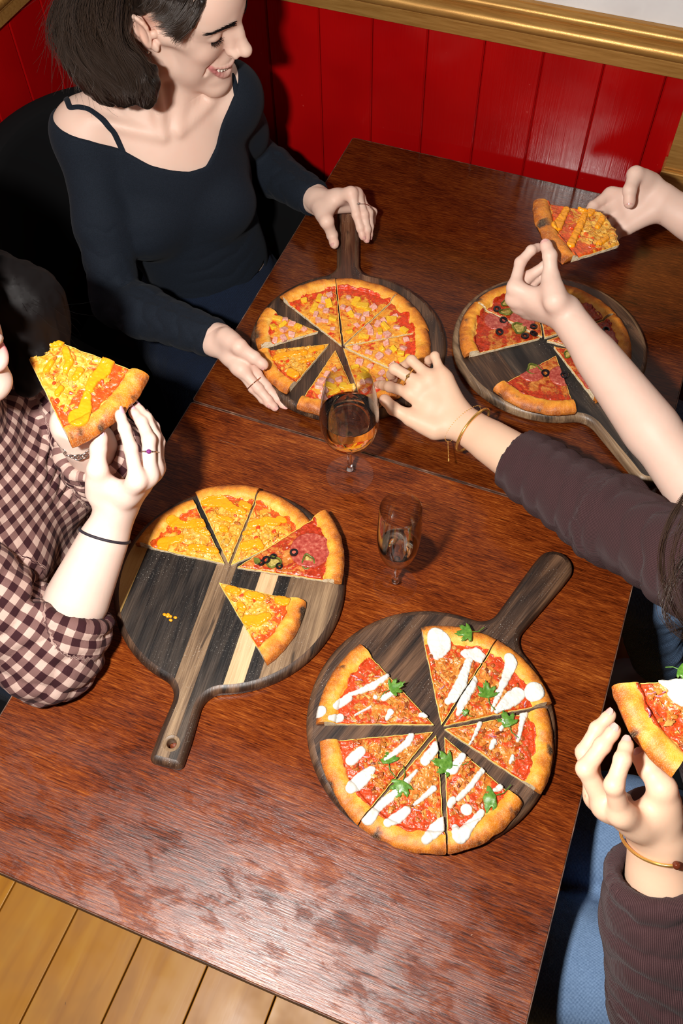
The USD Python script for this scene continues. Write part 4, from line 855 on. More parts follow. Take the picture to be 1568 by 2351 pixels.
# Hands: joints (metres) in the pose of the photograph: wrist, elbow, then four joints for each finger from its root to its tip.
FING = ('th', 'ix', 'mi', 'ri', 'pi')
FRAD = dict(th=(.0125, .0112, .0102, .0082), ix=(.0098, .0084, .0074, .0060), mi=(.0100, .0086, .0075, .0061), ri=(.0096, .0080, .0070, .0058), pi=(.0086, .0070, .0062, .0052))
class Hand:
    def __init__(s, key, sc=1.0, slim=1.0, wrist=(.0185, .012), fore=None):
        H = HANDS[key]; s.key, s.sc, s.slim = key, sc, slim; s.w, s.el = np.array(H['w']), np.array(H['el']); s.j = {f: np.array(H[f]) for f in FING}
        s.lat = nrm(s.j['ix'][0] - s.j['pi'][0]); s.dirn = nrm(s.j['mi'][0] - s.w); s.norm = nrm(np.cross(s.lat, s.dirn)); s.lat = nrm(np.cross(s.dirn, s.norm)); s.wr = wrist
        c = np.mean([s.j[f][0] for f in FING[1:]], 0); bend = np.mean([s.j[f][2] for f in FING[1:]], 0) - c
        s.back = -s.norm if s.norm @ bend > 0 else s.norm       # the back of the hand looks away from the curl
    def bounds(s, ext=0.0, arm=0.0):
        P = np.vstack([s.w, s.w + (s.el - s.w) * arm] + [s.j[f] for f in FING]); return P.min(0) - .018 - ext, P.max(0) + .018 + ext
    def forearm(s, F, r_el=.040, k=.026, upto=1.0):
        e = s.w + (s.el - s.w) * upto; r1, off = s.wr[0], s.wr[1]; re = r1 + (r_el - r1) * upto
        la = nrm(s.lat - nrm(s.el - s.w) * (s.lat @ nrm(s.el - s.w)))
        for q in (-1, 1): F.cone(s.w + la * off * q * 0.75, e + la * off * q * (1 - .6 * upto), r1, re * .94, k)
        m = s.w + (s.el - s.w) * min(.62, upto); F.cone(s.w + (s.el - s.w) * min(.25, upto), m, r1 * 1.08, r1 + (r_el - r1) * min(.62, upto) * 1.1, k)
    def add(s, F):
        """The palm, then the five fingers; fingers blend into the palm and not into each other."""
        sc, j = s.sc, s.j; q = dict(ix=.8, mi=.28, ri=-.28, pi=-.8)
        for f in FING[1:]:
            a = s.w + s.lat * s.wr[1] * q[f] + s.dirn * .004; F.cone(a, j[f][0], .0150 * sc, FRAD[f][0] * 1.10 * sc, .012)
        for a, b in (('ix', 'mi'), ('mi', 'ri'), ('ri', 'pi')):
            F.cone(j[a][0] * .93 + s.w * .07, j[b][0] * .93 + s.w * .07, .0095 * sc, .0092 * sc, .010)
        t = j['th']; F.cone(s.w + s.lat * s.wr[1] * .8, t[0], .0150 * sc, .0132 * sc, .018); F.cone(t[0], t[1], .0132 * sc, .0118 * sc, .016)
        mid = (t[0] + t[1]) / 2; F.cone(mid, j['ix'][0] * .55 + s.w * .45, .0100 * sc, .0100 * sc, .016)      # the web of the thumb
        F.cone(s.w - s.back * .006 - s.lat * .014 + s.dirn * .016, j['pi'][0] - s.back * .004 - s.dirn * .012, .0125 * sc, .0095 * sc, .014)   # outer heel of the hand
        palm = F.copy()
        for f in FING:
            r = np.array(FRAD[f]) * sc * s.slim; P = j[f]; lo, hi = P.min(0) - .02, P.max(0) + .02; w = F.win(lo, hi)
            if w is None: continue
            sl = w[0]; D = Field.__new__(Field); D.lo, D.h, D.n = F.lo + F.h * np.array([x.start for x in sl]), F.h, np.array([x.stop - x.start for x in sl]); D.F = np.full(D.n, .06, np.float32)
            for i in range(3): D.cone(P[i], P[i + 1], r[i], r[i + 1], .0030)
            for i in (1, 2):                                    # knuckles are a little thicker than the bones between them
                D.ell(P[i], [r[i] * 1.035] * 3, None, .003)
            D.ell(P[3] - (nrm(P[3] - P[2])) * .004, [r[3] * 1.09] * 3, None, .003)
            A, B = palm.F[sl], D.F; k = .0075; t = np.clip(.5 + .5 * (A - B) / k, 0, 1); U = A + (B - A) * t - k * t * (1 - t)
            F.F[sl] = np.minimum(F.F[sl], U)
    def tint(s, V, base, col):
        """Fingertips and knuckles are redder than the back of the hand."""
        for f in FING:
            for i, (a, r) in enumerate(((.20, .011), (.22, .010), (.16, .009), (.42, .012))):
                d = np.linalg.norm(V - s.j[f][i], axis=1); k = (a * np.clip(1.25 - d / r * .8, 0, 1))[:, None]; col[:] = col * (1 - k) + col * np.array([1.0, .72, .68]) * k
        return col
    def dorsal(s, f):
        P = s.j[f]; ax = nrm(P[3] - P[2]); d = P[1] - (P[0] + P[3]) / 2 if f != 'th' else s.j['th'][2] - (s.j['th'][1] + s.j['th'][3]) / 2 + .02 * s.lat + .004 * s.back
        if f != 'th': d = d + s.back * .006
        d = d - ax * (d @ ax); return ax, nrm(d)
    def nail(s, parent, f, mat='nail', long=0.0, d=None, label=None):
        ax, up = s.dorsal(f); up = up if d is None else nrm(np.array(d) - ax * (np.array(d) @ ax)); sd = np.cross(ax, up); r = FRAD[f][3] * s.sc * s.slim; P = s.j[f][3] - ax * .0035
        nu, nv = 11, 12; L0, L1 = -.0062 * s.sc, .0062 * s.sc + long; w0 = .90; V = []
        for i in range(nv):
            t = i / (nv - 1); y = L0 + (L1 - L0) * t; wd = w0 * math.sqrt(max(1 - max((t - .55) / .45, 0) ** 2.4 * (.80 if long else .55), .02)) * math.sqrt(max(1 - max((.16 - t) / .16, 0) ** 2 * .7, .03))
            for k in range(nu):
                a = wd * (k / (nu - 1) * 2 - 1); rr_ = r * 1.045 + .00025 - .0013 * max(t - .72, 0) - .0004 * abs(k / (nu - 1) * 2 - 1) ** 4; V.append(P + ax * y + (up * math.cos(a) + sd * math.sin(a)) * rr_)
        V = np.array(V); n = len(V); V2 = V - up * .0007; i, k = np.meshgrid(np.arange(nv - 1), np.arange(nu - 1), indexing='ij'); q = np.stack([i * nu + k, i * nu + k + 1, (i + 1) * nu + k + 1, (i + 1) * nu + k], -1).reshape(-1, 4)
        f1 = np.vstack([q[:, [0, 1, 2]], q[:, [0, 2, 3]]]); rim = np.concatenate([np.arange(nu), np.arange(1, nv) * nu + nu - 1, (nv - 1) * nu + np.arange(nu - 2, -1, -1), np.arange(nv - 2, 0, -1) * nu]); j = np.roll(rim, -1)
        fs = np.vstack([f1, f1[:, ::-1] + n, np.stack([rim, j, j + n], 1), np.stack([rim, j + n, rim + n], 1)])
        part(parent, 'fingernail', (np.vstack([V, V2]), fs), mat, 50, label=label)
    def ring(s, parent, f, seg, t, mat, label, stone=None, stone_r=.0028, stone_dir=None, V=None):
        P = s.j[f]; a = P[seg] + (P[seg + 1] - P[seg]) * t; ax = nrm(P[seg + 1] - P[seg]); rg_, loop = band(parent, 'ring', V, a, ax, FRAD[f][seg] * 1.5, .0004, .0009, mat, label)
        if stone:
            d = s.dorsal(f)[1] if stone_dir is None else nrm(stone_dir); d = nrm(d - ax * (d @ ax)); b = loop[((loop - a) @ d).argmax()]; part(rg_, 'stone', sphere(b + d * stone_r * .5, stone_r, 2), stone, 60)
            for q in (-1, 1): part(rg_, 'small_stone', sphere(b + np.cross(ax, d) * q * stone_r * 1.3, stone_r * .5, 1), 'gem' if stone == 'gem' else 'silver_metal', 60)
def girth(V, c, ax, rad, off):
    """The loop that lies on the body's vertices V in the plane through c across ax."""
    ax = nrm(ax); q = V - c; m = (np.abs(q @ ax) < .0035) & (np.linalg.norm(q, axis=1) < rad); u = nrm(np.cross(ax, [.3, .5, .8])); w = np.cross(ax, u)
    h = MultiPoint(np.column_stack([q[m] @ u, q[m] @ w])).convex_hull.buffer(off); p = ring_poly(orient(h), h.exterior.length / 48); return c + p[:, :1] * u + p[:, 1:] * w
def band(parent, name, V, c, ax, rad, off, thick, mat, label):
    p = girth(V, c, ax, rad, off); return part(parent, name, tube(np.vstack([p, p[:2]]), thick, 8, False), mat, True, label=label), p
def bangle(parent, name, a, ax, r1, r2, lat, thick, mat, label, arc=(0, 360), flat=1.0):
    """An arm ring about the axis ax, r1 wide along lat and r2 across."""
    ax = nrm(ax); u = nrm(lat - ax * (np.array(lat) @ ax)); v = np.cross(ax, u); t = np.radians(np.linspace(*arc, 72)); p = np.array([a + u * r1 * math.cos(x) + v * r2 * math.sin(x) for x in t])
    return part(parent, name, tube(p, thick, 10, arc[1] - arc[0] < 360), mat, True, label=label)
SKIN_A, SKIN_B, SKIN_C, SKIN_D = (np.array(c) for c in ((.69, .47, .375), (.73, .54, .45), (.67, .43, .295), (.67, .46, .37)))
HANDS = {
 'A_left': {'w': [0.0393, -0.2748, 0.8026], 'el': [-0.0928, -0.2266, 0.8], 'th': [[0.0545, -0.3058, 0.8141], [0.0773, -0.3366, 0.816], [0.0877, -0.3376, 0.7892], [0.0978, -0.3524, 0.7824]], 'ix': [[0.1061, -0.287, 0.849], [0.1246, -0.31, 0.8244], [0.1362, -0.3212, 0.8068], [0.1443, -0.3293, 0.7942]], 'mi': [[0.1114, -0.2732, 0.8382], [0.1358, -0.3022, 0.8218], [0.1469, -0.3154, 0.8016], [0.1503, -0.3264, 0.7876]], 'ri': [[0.113, -0.2637, 0.8224], [0.1408, -0.2896, 0.8171], [0.148, -0.3021, 0.7975], [0.151, -0.3126, 0.7837]], 'pi': [[0.1108, -0.2567, 0.8056], [0.139, -0.2598, 0.7967], [0.1407, -0.2708, 0.7822], [0.139, -0.2702, 0.7669]]},
 'A_right': {'w': [0.0054, -0.6508, 0.795], 'el': [-0.2511, -0.5526, 0.74], 'th': [[0.0298, -0.6624, 0.8194], [0.0624, -0.6806, 0.8285], [0.0878, -0.6823, 0.8144], [0.1049, -0.6842, 0.8051]], 'ix': [[0.0724, -0.6999, 0.7967], [0.1044, -0.7113, 0.7766], [0.1238, -0.7187, 0.7638], [0.1378, -0.7235, 0.7549]], 'mi': [[0.0778, -0.6848, 0.7889], [0.1124, -0.6981, 0.7697], [0.1343, -0.7057, 0.7565], [0.1491, -0.7109, 0.7474]], 'ri': [[0.0665, -0.6973, 0.796], [0.0943, -0.711, 0.7726], [0.1138, -0.7173, 0.7599], [0.1295, -0.7245, 0.76]], 'pi': [[0.0714, -0.6808, 0.8011], [0.0935, -0.687, 0.7819], [0.1077, -0.6921, 0.7711], [0.119, -0.6976, 0.7622]]},
 'C_right': {'w': [0.4327, -0.684, 0.8056], 'el': [0.8189, -0.8043, 0.8], 'th': [[0.4036, -0.7077, 0.7995], [0.3634, -0.7061, 0.8074], [0.3336, -0.7036, 0.8142], [0.3159, -0.6972, 0.8222]], 'ix': [[0.3504, -0.6762, 0.8283], [0.3138, -0.6654, 0.8162], [0.2992, -0.6535, 0.8014], [0.288, -0.6461, 0.791]], 'mi': [[0.3582, -0.6611, 0.8382], [0.3166, -0.6539, 0.8474], [0.3093, -0.6463, 0.8225], [0.313, -0.6408, 0.8058]], 'ri': [[0.3715, -0.6484, 0.8444], [0.3361, -0.6301, 0.8493], [0.3228, -0.6291, 0.8281], [0.3162, -0.6292, 0.8113]], 'pi': [[0.3872, -0.6375, 0.8464], [0.3686, -0.6137, 0.8543], [0.3587, -0.6103, 0.8384], [0.3564, -0.6092, 0.8226]]},
 'D_left': {'w': [0.5408, -0.5395, 0.9353], 'el': [0.7926, -0.761, 0.9], 'th': [[0.5233, -0.5512, 0.9669], [0.5061, -0.5162, 0.9759], [0.4961, -0.4973, 0.9975], [0.4845, -0.4821, 1.0035]], 'ix': [[0.4571, -0.5218, 0.9449], [0.4541, -0.4857, 0.962], [0.4641, -0.4668, 0.9731], [0.4726, -0.4523, 0.9701]], 'mi': [[0.4587, -0.5246, 0.9262], [0.4707, -0.4857, 0.9398], [0.4894, -0.4705, 0.9539], [0.5046, -0.4621, 0.9614]], 'ri': [[0.4676, -0.5196, 0.9102], [0.4779, -0.485, 0.9276], [0.4934, -0.4697, 0.9414], [0.5079, -0.461, 0.9488]], 'pi': [[0.4801, -0.5139, 0.8972], [0.4844, -0.4856, 0.9093], [0.4929, -0.4721, 0.9199], [0.5015, -0.4589, 0.9232]]},
 'D_right': {'w': [0.6298, -0.2169, 0.9189], 'el': [0.8259, -0.2672, 0.86], 'th': [[0.602, -0.204, 0.9417], [0.5753, -0.2232, 0.9646], [0.574, -0.2513, 0.9541], [0.5798, -0.2642, 0.9396]], 'ix': [[0.5453, -0.232, 0.9244], [0.5253, -0.2663, 0.9199], [0.5188, -0.2893, 0.9172], [0.5157, -0.3059, 0.9161]], 'mi': [[0.551, -0.2437, 0.9097], [0.5308, -0.2817, 0.9103], [0.524, -0.3077, 0.9125], [0.5238, -0.3254, 0.9158]], 'ri': [[0.5624, -0.2538, 0.8967], [0.5488, -0.291, 0.8916], [0.5414, -0.3144, 0.8962], [0.5387, -0.3311, 0.9025]], 'pi': [[0.5775, -0.2616, 0.8863], [0.5702, -0.2892, 0.8741], [0.5622, -0.3057, 0.8792], [0.5554, -0.3171, 0.8882]]},
 'B_right': {'w': [0.0828, -1.0783, 0.9314], 'el': [0.0609, -1.2064, 0.8], 'th': [[0.0666, -1.082, 0.9655], [0.0696, -1.0732, 1.0043], [0.0704, -1.0597, 1.031], [0.0752, -1.0532, 1.0493]], 'ix': [[0.1238, -1.071, 1.0058], [0.1084, -1.047, 1.034], [0.0959, -1.0326, 1.0501], [0.0868, -1.0224, 1.0619]], 'mi': [[0.1292, -1.054, 0.9969], [0.1169, -1.0204, 1.022], [0.098, -1.0018, 1.0273], [0.0823, -0.9937, 1.0308]], 'ri': [[0.1265, -1.0376, 0.9859], [0.1145, -1.0061, 1.0099], [0.099, -0.9919, 1.0242], [0.0832, -0.9843, 1.0288]], 'pi': [[0.1209, -1.0252, 0.9722], [0.1141, -0.9988, 0.9907], [0.1033, -0.987, 1.0026], [0.0905, -0.9792, 1.0085]]},
 'C_left': {'w': [0.7963, -1.2585, 0.9837], 'el': [0.896, -1.3726, 0.85], 'th': [[0.7927, -1.2492, 1.0202], [0.7787, -1.2389, 1.056], [0.7594, -1.2339, 1.0783], [0.7468, -1.2309, 1.0934]], 'ix': [[0.7477, -1.2742, 1.0525], [0.7311, -1.264, 1.0873], [0.7323, -1.2409, 1.0948], [0.7333, -1.224, 1.0925]], 'mi': [[0.7343, -1.268, 1.0398], [0.7064, -1.2505, 1.0675], [0.715, -1.2263, 1.0756], [0.7214, -1.2109, 1.083]], 'ri': [[0.7267, -1.2568, 1.0262], [0.705, -1.224, 1.0387], [0.7102, -1.201, 1.0499], [0.7181, -1.1861, 1.0578]], 'pi': [[0.7273, -1.2489, 1.0098], [0.7158, -1.2201, 1.0204], [0.7202, -1.2016, 1.0288], [0.725, -1.1869, 1.0359]]},
 'B_left': {'w': [0.0164, -1.038, 1.0182], 'el': [0.0834, -1.0203, 0.9], 'th': [[-0.0096, -1.0146, 1.0065], [-0.035, -0.9863, 0.9991], [-0.0531, -0.9642, 0.9939], [-0.0607, -0.9464, 0.9922]], 'ix': [[-0.0197, -0.9708, 0.9849], [-0.0287, -0.9342, 0.9759], [-0.0357, -0.9132, 0.9689], [-0.0279, -0.9119, 0.9834]], 'mi': [[-0.0131, -0.9782, 0.9701], [-0.0172, -0.9376, 0.9616], [-0.0012, -0.9383, 0.9824], [0.0093, -0.9391, 0.9962]], 'ri': [[0.0039, -0.9759, 0.9744], [-0.0076, -0.9482, 0.9498], [0.0093, -0.9526, 0.9666], [0.0216, -0.9549, 0.9788]], 'pi': [[0.0031, -0.9902, 0.9636], [0.0024, -0.9698, 0.9415], [0.0175, -0.979, 0.9468], [0.0283, -0.9888, 0.9521]]},
}
# ------------------------------------------------------------------ people
@material('hair_dark')
def _(g):
    n = g.noise(g.pos(), 180.0, 3.0); return g.pbr(base_color=g.ramp(n, (0.3, (0.006, 0.0035, 0.0025)), (0.7, (0.016, 0.009, 0.006))), roughness=0.42, specular_ior_level=0.35)
@material('hair_strand')
def _(g): return g.pbr(base_color=(0.034, 0.019, 0.012), roughness=0.34, specular_ior_level=0.55)
@material('hair_black')
def _(g): return g.pbr(base_color=(0.0040, 0.0028, 0.0028), roughness=0.6, specular_ior_level=0.12)
def cloth(name, fn, rough=0.85, sheen=0.02):
    @material(name)
    def _(g):
        c, h = fn(g, g.att('pat').vector, g.pos()); return g.pbr(base_color=c, roughness=rough, specular_ior_level=0.18, sheen_weight=sheen, sheen_roughness=0.5, normal=g.bump(h, 0.5, 0.0007))
def navy(g, u, p):
    n = g.noise(p, 700.0, 2.0); return g.ramp(n, (0.3, (0.0040, 0.0065, 0.0115)), (0.7, (0.0080, 0.0120, 0.0200))), n
def knit(g, u, p):
    s = g.sep(u); w = g.math('sine', g.math('multiply', s.x, 3900.0)); w2 = g.math('sine', g.math('multiply', s.y, 4600.0)); n = g.noise(p, 900.0, 2.0)
    return g.mix(g.rng(w, -1.0, 1.0, 0.0, 1.0), (0.028, 0.0110, 0.0125), g.mix(n, (0.050, 0.022, 0.023), (0.085, 0.042, 0.043))), g.math('add', w, g.math('multiply', w2, 0.12))
def gingham(g, u, p):
    s = g.sep(u); sq = lambda a: g.step(g.math('sine', g.math('multiply', a, 2 * math.pi / 0.0195)), -0.06, 0.06); a, b = sq(s.x), sq(s.y); n = g.noise(p, 900.0, 2.0); t = g.math('add', a, b)
    c = g.ramp(g.math('multiply', t, 0.5), (0.0, (0.54, 0.375, 0.315)), (0.5, (0.185, 0.095, 0.085)), (1.0, (0.034, 0.0085, 0.0115)))
    return g.mix(g.math('multiply', n, 0.3), c, g.mix(1.0, c, (0.6, 0.6, 0.6), 'multiply')), n
def denim(lo, hi):
    def fn(g, u, p):
        s = g.sep(p); w = g.math('sine', g.math('multiply', g.math('add', s.x, g.math('multiply', s.y, 0.8)), 3300.0)); n = g.noise(p, 420.0, 3.0); b = g.noise(p, 9.0, 3.0)
        v = g.math('add', g.math('multiply', g.rng(w, -1, 1, 0, 1), 0.45), g.math('add', g.math('multiply', n, 0.5), g.math('multiply', b, 0.35))); return g.ramp(v, (0.35, lo), (0.95, hi)), g.math('add', w, n)
    return fn
cloth('navy_jersey', navy); cloth('brown_knit', knit, 0.9, 0.05); cloth('gingham', gingham); cloth('dark_denim', denim((0.0018, 0.0032, 0.0085), (0.0070, 0.0150, 0.0380))); cloth('light_denim', denim((0.055, 0.105, 0.205), (0.24, 0.36, 0.56)))
cloth('black_top', lambda g, u, p: ((lambda n: (g.ramp(n, (0.3, (0.004, 0.006, 0.007)), (0.7, (0.010, 0.014, 0.016))), n))(g.noise(p, 600.0, 2.0))))
@material('black_velvet')
def _(g):
    n = g.noise(g.pos(), 30.0, 3.0); return g.pbr(base_color=(0.0035, 0.0035, 0.004), roughness=0.9, specular_ior_level=0.15)
plain('teeth', (0.80, 0.74, 0.64), 0.16, specular_ior_level=0.6); plain('tongue', (0.45, 0.10, 0.09), 0.3); plain('shoe_white', (0.62, 0.62, 0.64), 0.5); plain('shoe_black', (0.012, 0.012, 0.014), 0.5)

def head(F, o, M, sc, mouth='smile'):
    """Adds a woman's head to the field; local axes: x her right, y forward, z up, origin between the ears."""
    W = lambda *p: o + M @ (np.array(p, float) * sc); R_ = lambda *r: np.array(r) * sc
    cut = lambda d, k: F.carve(d, k * sc); ball = lambda c, r, k: F.ell(W(*c), R_(*r), M, k * sc); bone = lambda a, b, ra, rb, k: F.cone(W(*a), W(*b), ra * sc, rb * sc, k * sc)
    ball((0, -.006, .052), (.073, .095, .082), .01); ball((0, .038, -.015), (.0565, .048, .082), .026); ball((0, .059, .050), (.052, .037, .050), .026)
    for x in (-1, 1):
        bone((x * .050, .010, -.058), (x * .010, .073, -.097), .0140, .0145, .022); bone((x * .057, .0, -.008), (x * .050, .010, -.058), .012, .014, .02)
        ball((x * .0325, .0605, -.013), (.0195, .0185, .0185), .018); bone((x * .050, .043, .006), (x * .061, .018, .006), .0105, .0105, .018); ball((x * .034, .050, -.052), (.018, .016, .024), .02)
    ball((0, .0765, -.0965), (.0185, .0150, .0165), .018); ball((0, .066, -.060), (.026, .018, .030), .018)
    for x in (-1, 1):
        cut(F.ell_d(W(x * .033, .101, .020), R_(.018, .0175, .0135), M, .02), .016); bone((x * .013, .0860, .0405), (x * .043, .0655, .0390), .0095, .0075, .012)
    bone((0, .0850, .040), (0, .1000, .014), .0085, .0072, .012); bone((0, .0990, .016), (0, .1135, -.0095), .0072, .0092, .008); ball((0, .1145, -.0115), (.0094, .0098, .0090), .006)
    for x in (-1, 1): bone((x * .0055, .0865, .026), (x * .0090, .0965, -.012), .0075, .0078, .008)
    for x in (-1, 1):
        ball((x * .0120, .1005, -.0175), (.0066, .0100, .0074), .006); cut(F.ell_d(W(x * .0060, .1075, -.0255), R_(.0032, .0056, .0040), M, .01), .003)
        ball((x * .031, .0725, .0215), (.0150, .0142, .0128), .0030); cut(F.cone_d(W(x * .019, .0875, .0305), W(x * .042, .0790, .0325), .0016 * sc, .0013 * sc, .01), .003)
        if mouth == 'smile':
            L_ = [(.0170, .1010, -.0200), (.0275, .0850, -.0310), (.0345, .0740, -.0420), (.0365, .0700, -.0560)]
            for p, q in zip(L_, L_[1:]): cut(F.cone_d(W(x * p[0], *p[1:]), W(x * q[0], *q[1:]), .0014 * sc, .0014 * sc, .012), .006)
    cut(F.cone_d(W(0, .1045, -.033), W(0, .1000, -.042), .0018 * sc, .0018 * sc, .01), .004)
    xs = np.linspace(-.0300, .0300, 13)
    if mouth == 'smile':
        ball((0, .0770, -.044), (.024, .0165, .013), .010); ball((0, .0725, -.077), (.024, .0150, .012), .010)
        up = [W(x, .0950 - 21 * x * x, -.0487 + 6.0 * x * x) for x in xs]; dn = [W(x, .0895 - 15 * x * x, -.0715 + 30 * x * x) for x in xs]
        for a, b in zip(xs[1:-1], xs[2:-1]): F.carve(F.cone_d(W(a, .0905 - 17 * a * a, -.0598 + 16 * a * a), W(b, .0905 - 17 * b * b, -.0598 + 16 * b * b), (.0082 - 6.0 * a * a) * sc, (.0082 - 6.0 * b * b) * sc, .016), .0018 * sc)
        k = 1 - (xs / .03) ** 2; F.chain(up, (.0013 + .0012 * k) * sc, .0028 * sc); F.chain(dn, (.0015 + .0030 * k) * sc, .0032 * sc)
    else:
        up = [W(x, .1035 - 20 * x * x, -.0450 - 9 * x * x) for x in xs * .7]; dn = [W(x, .1005 - 22 * x * x, -.0700 + 24 * x * x) for x in xs * .7]; ball((0, .082, -.060), (.026, .018, .026), .015)
        cut(F.ell_d(W(0, .098, -.0570), R_(.0150, .0170, .0100), M, .02), .003); k = 1 - (xs / .03) ** 2
        F.chain(up, (.0026 + .0022 * k) * sc, .004 * sc); F.chain(dn, (.0024 + .0046 * k) * sc, .004 * sc)
    cs, sn = math.cos(.58), math.sin(.58)
    for x in (-1, 1):                                           # ears: shell, rim, inner fold, bowl, lobe; leaning back
        E = lambda h, a, b: W(x * h, -.0115 + a * cs - b * sn, .0070 + a * sn + b * cs); Ef = M @ np.array([[.95, .30 * x, 0], [-.30 * x, .95, 0], [0, 0, 1]]) @ np.array([[1, 0, 0], [0, cs, -sn], [0, sn, cs]])
        F.ell(E(.0775, 0, .002), R_(.0056, .0160, .0255), Ef, .006 * sc); F.ell(E(.0752, .0065, -.0235), R_(.0052, .0075, .0090), Ef, .005 * sc); F.carve(F.ell_d(E(.0850, .004, -.001), R_(.0060, .0085, .0140), Ef, .01), .004 * sc)
        F.chain([E(.0800 + .004 * math.sin(t), .0160 * math.cos(t) - .002, .005 + .0240 * math.sin(t)) for t in np.linspace(.1, 3.9, 12)], [.0029 * sc] * 12, .0022 * sc); F.chain([E(.0820, .0090 * math.cos(t), .008 + .0145 * math.sin(t)) for t in np.linspace(.6, 3.9, 8)], [.0022 * sc] * 8, .003 * sc)
        F.ell(E(.0745, .0150, -.006), R_(.005, .0055, .0065), M, .004 * sc)
    return W, np.array(up), np.array(dn)
def near(V, P, r):
    return np.clip(1.3 - cKDTree(P).query(V)[0] / r, 0, 1)[:, None]
def dense(P, n=60):
    P = np.asarray(P); t = np.linspace(0, len(P) - 1, n); i = np.minimum(t.astype(int), len(P) - 2); return P[i] + (P[i + 1] - P[i]) * (t - i)[:, None]
def face_tint(V, col, W, up, dn, sc, lip=(.50, .175, .165), eyes=True):
    for P, r in ((up, .0027), (dn, .0048)):
        k = near(V, dense(P), r * sc * (1.5 if not eyes else 1.0)); k = np.clip(k * 1.6, 0, 1); col[:] = col * (1 - k) + np.array(lip) * k
    for x in (-1, 1):
        k = near(V, np.array([W(x * .038, .082, -.020)]), .028 * sc) * .16; col[:] = col * (1 - k) + col * np.array([1.0, .74, .70]) * k
        k = near(V, np.array([W(x * .031, .0855, .028)]), .012 * sc) * .30; col[:] = col * (1 - k) + col * np.array([.78, .62, .58]) * k
        k = near(V, np.array([W(x * .080, -.010, z) for z in (-.02, 0, .02)]), .022 * sc) * .45; col[:] = col * (1 - k) + col * np.array([1.0, .66, .56]) * k
    k = near(V, np.array([W(0, .118, -.018)]), .014 * sc) * .25; col[:] = col * (1 - k) + col * np.array([1.0, .70, .66]) * k
def curves(parent, name, strands, width, mat, kind=None):
    p = numbered(parent, name); c = UsdGeom.BasisCurves.Define(stage, p); P = np.vstack(strands).astype(np.float32)
    c.CreateTypeAttr('linear'); c.CreateCurveVertexCountsAttr(Vt.IntArray([len(s) for s in strands])); c.CreatePointsAttr(Vt.Vec3fArray.FromNumpy(P))
    w = np.concatenate([width * np.sqrt(np.linspace(1, .12, len(s))) for s in strands]).astype(np.float32); c.CreateWidthsAttr(Vt.FloatArray.FromNumpy(w)); c.SetWidthsInterpolation('vertex')
    UsdShade.MaterialBindingAPI.Apply(c.GetPrim()).Bind(MATS[mat]); tag(c.GetPrim(), kind=kind); return p
def lashes(parent, W, M, sc, rr, V=None):
    o = W(0, 0, 0); fq = (V - o) @ M / sc; fq = fq[(fq[:, 1] > .04) & (np.abs(fq[:, 0]) < .07) & (np.abs(fq[:, 2] - .04) < .04)]; kt = cKDTree(fq[:, [0, 2]])
    def surf(x, z):
        d, i = kt.query([x, z], k=6); return float(fq[i, 1].max())
    for x in (-1, 1):
        ms, line = [], []
        for t in np.linspace(-1, 1, 26):
            az, el = t * 1.02, math.radians(-24 - 13 * math.cos(t * 1.2)); d = np.array([math.sin(az) * math.cos(el), math.cos(az) * math.cos(el), math.sin(el)]); b = np.array([x * .031, .0725, .0215]) + d * [.0153, .0145, .0131]; line.append(W(*b))
            for q in range(3):
                L = rr.uniform(.0045, .0080); e = d * .6 + np.array([t * .45, .55, -.35]) + rr.normal(0, .12, 3); e = nrm(e); j = b + rr.normal(0, .0005, 3); s_ = np.array([W(*j), W(*(j + e * L * .5 + [0, 0, -.0006])), W(*(j + e * L + [0, 0, .0004]))]); ms.append(tube(s_, np.array([.00030, .00024, .00008]) * sc, 4, False))
        ms.append(tube(np.array(line), .00075 * sc, 6)); part(parent, 'eyelashes', cat(*ms), 'hair_black', True)
        br, path = [], np.array([(.011, .0975, .0400), (.020, .0962, .0425), (.031, .0905, .0430), (.041, .0815, .0410), (.052, .0715, .0365)])
        for q in range(230):
            t = rr.random() ** .85 * 3.9; i = int(t); a = path[i] + (path[i + 1] - path[i]) * (t - i); d = nrm(path[i + 1] - path[i]); wd = .0042 * (1 - t / 5.2); a = a + np.array([0, 0, 1]) * rr.uniform(-wd, wd) + np.array([0, .0006, 0])
            e = nrm(d + np.array([0, .10, rr.uniform(-.1, .5)])) * rr.uniform(.005, .009); e2 = a + e; e2[1] -= .0012; mid = a + e * .5 + [0, .0006, 0]; f = lambda p, l=0: W(x * p[0], surf(x * p[0], p[2]) + .0005 + l, p[2]); br.append(tube(np.array([f(a), f(mid, .0007), f(e2, .0003)]), np.array([.00034, .0003, .0001]) * sc, 4, False))
        part(parent, 'eyebrow', cat(*br), 'hair_black', True)
def teeth_row(parent, W, M, z=-.0572, y=.0895, h=.0092, n=8, name='tooth'):
    for i in range(n):
        x = (i - (n - 1) / 2) * .0052; k = 1 - .22 * (abs(i - (n - 1) / 2) > 1.2); m = slab(sbox(-.0025, -.0020, .0025, .0020).buffer(-.0013).buffer(.0013, quad_segs=4), -h / 2 * k, h / 2 * k, .0012, 2)
        a = x * 14; v = m[0] @ np.array([[math.cos(a), -math.sin(a), 0], [math.sin(a), math.cos(a), 0], [0, 0, 1.0]]) + [x, y - 17 * x * x, z + 9 * x * x]; part(parent, name, (np.array([W(*p) for p in v]), m[1]), 'teeth', 50)

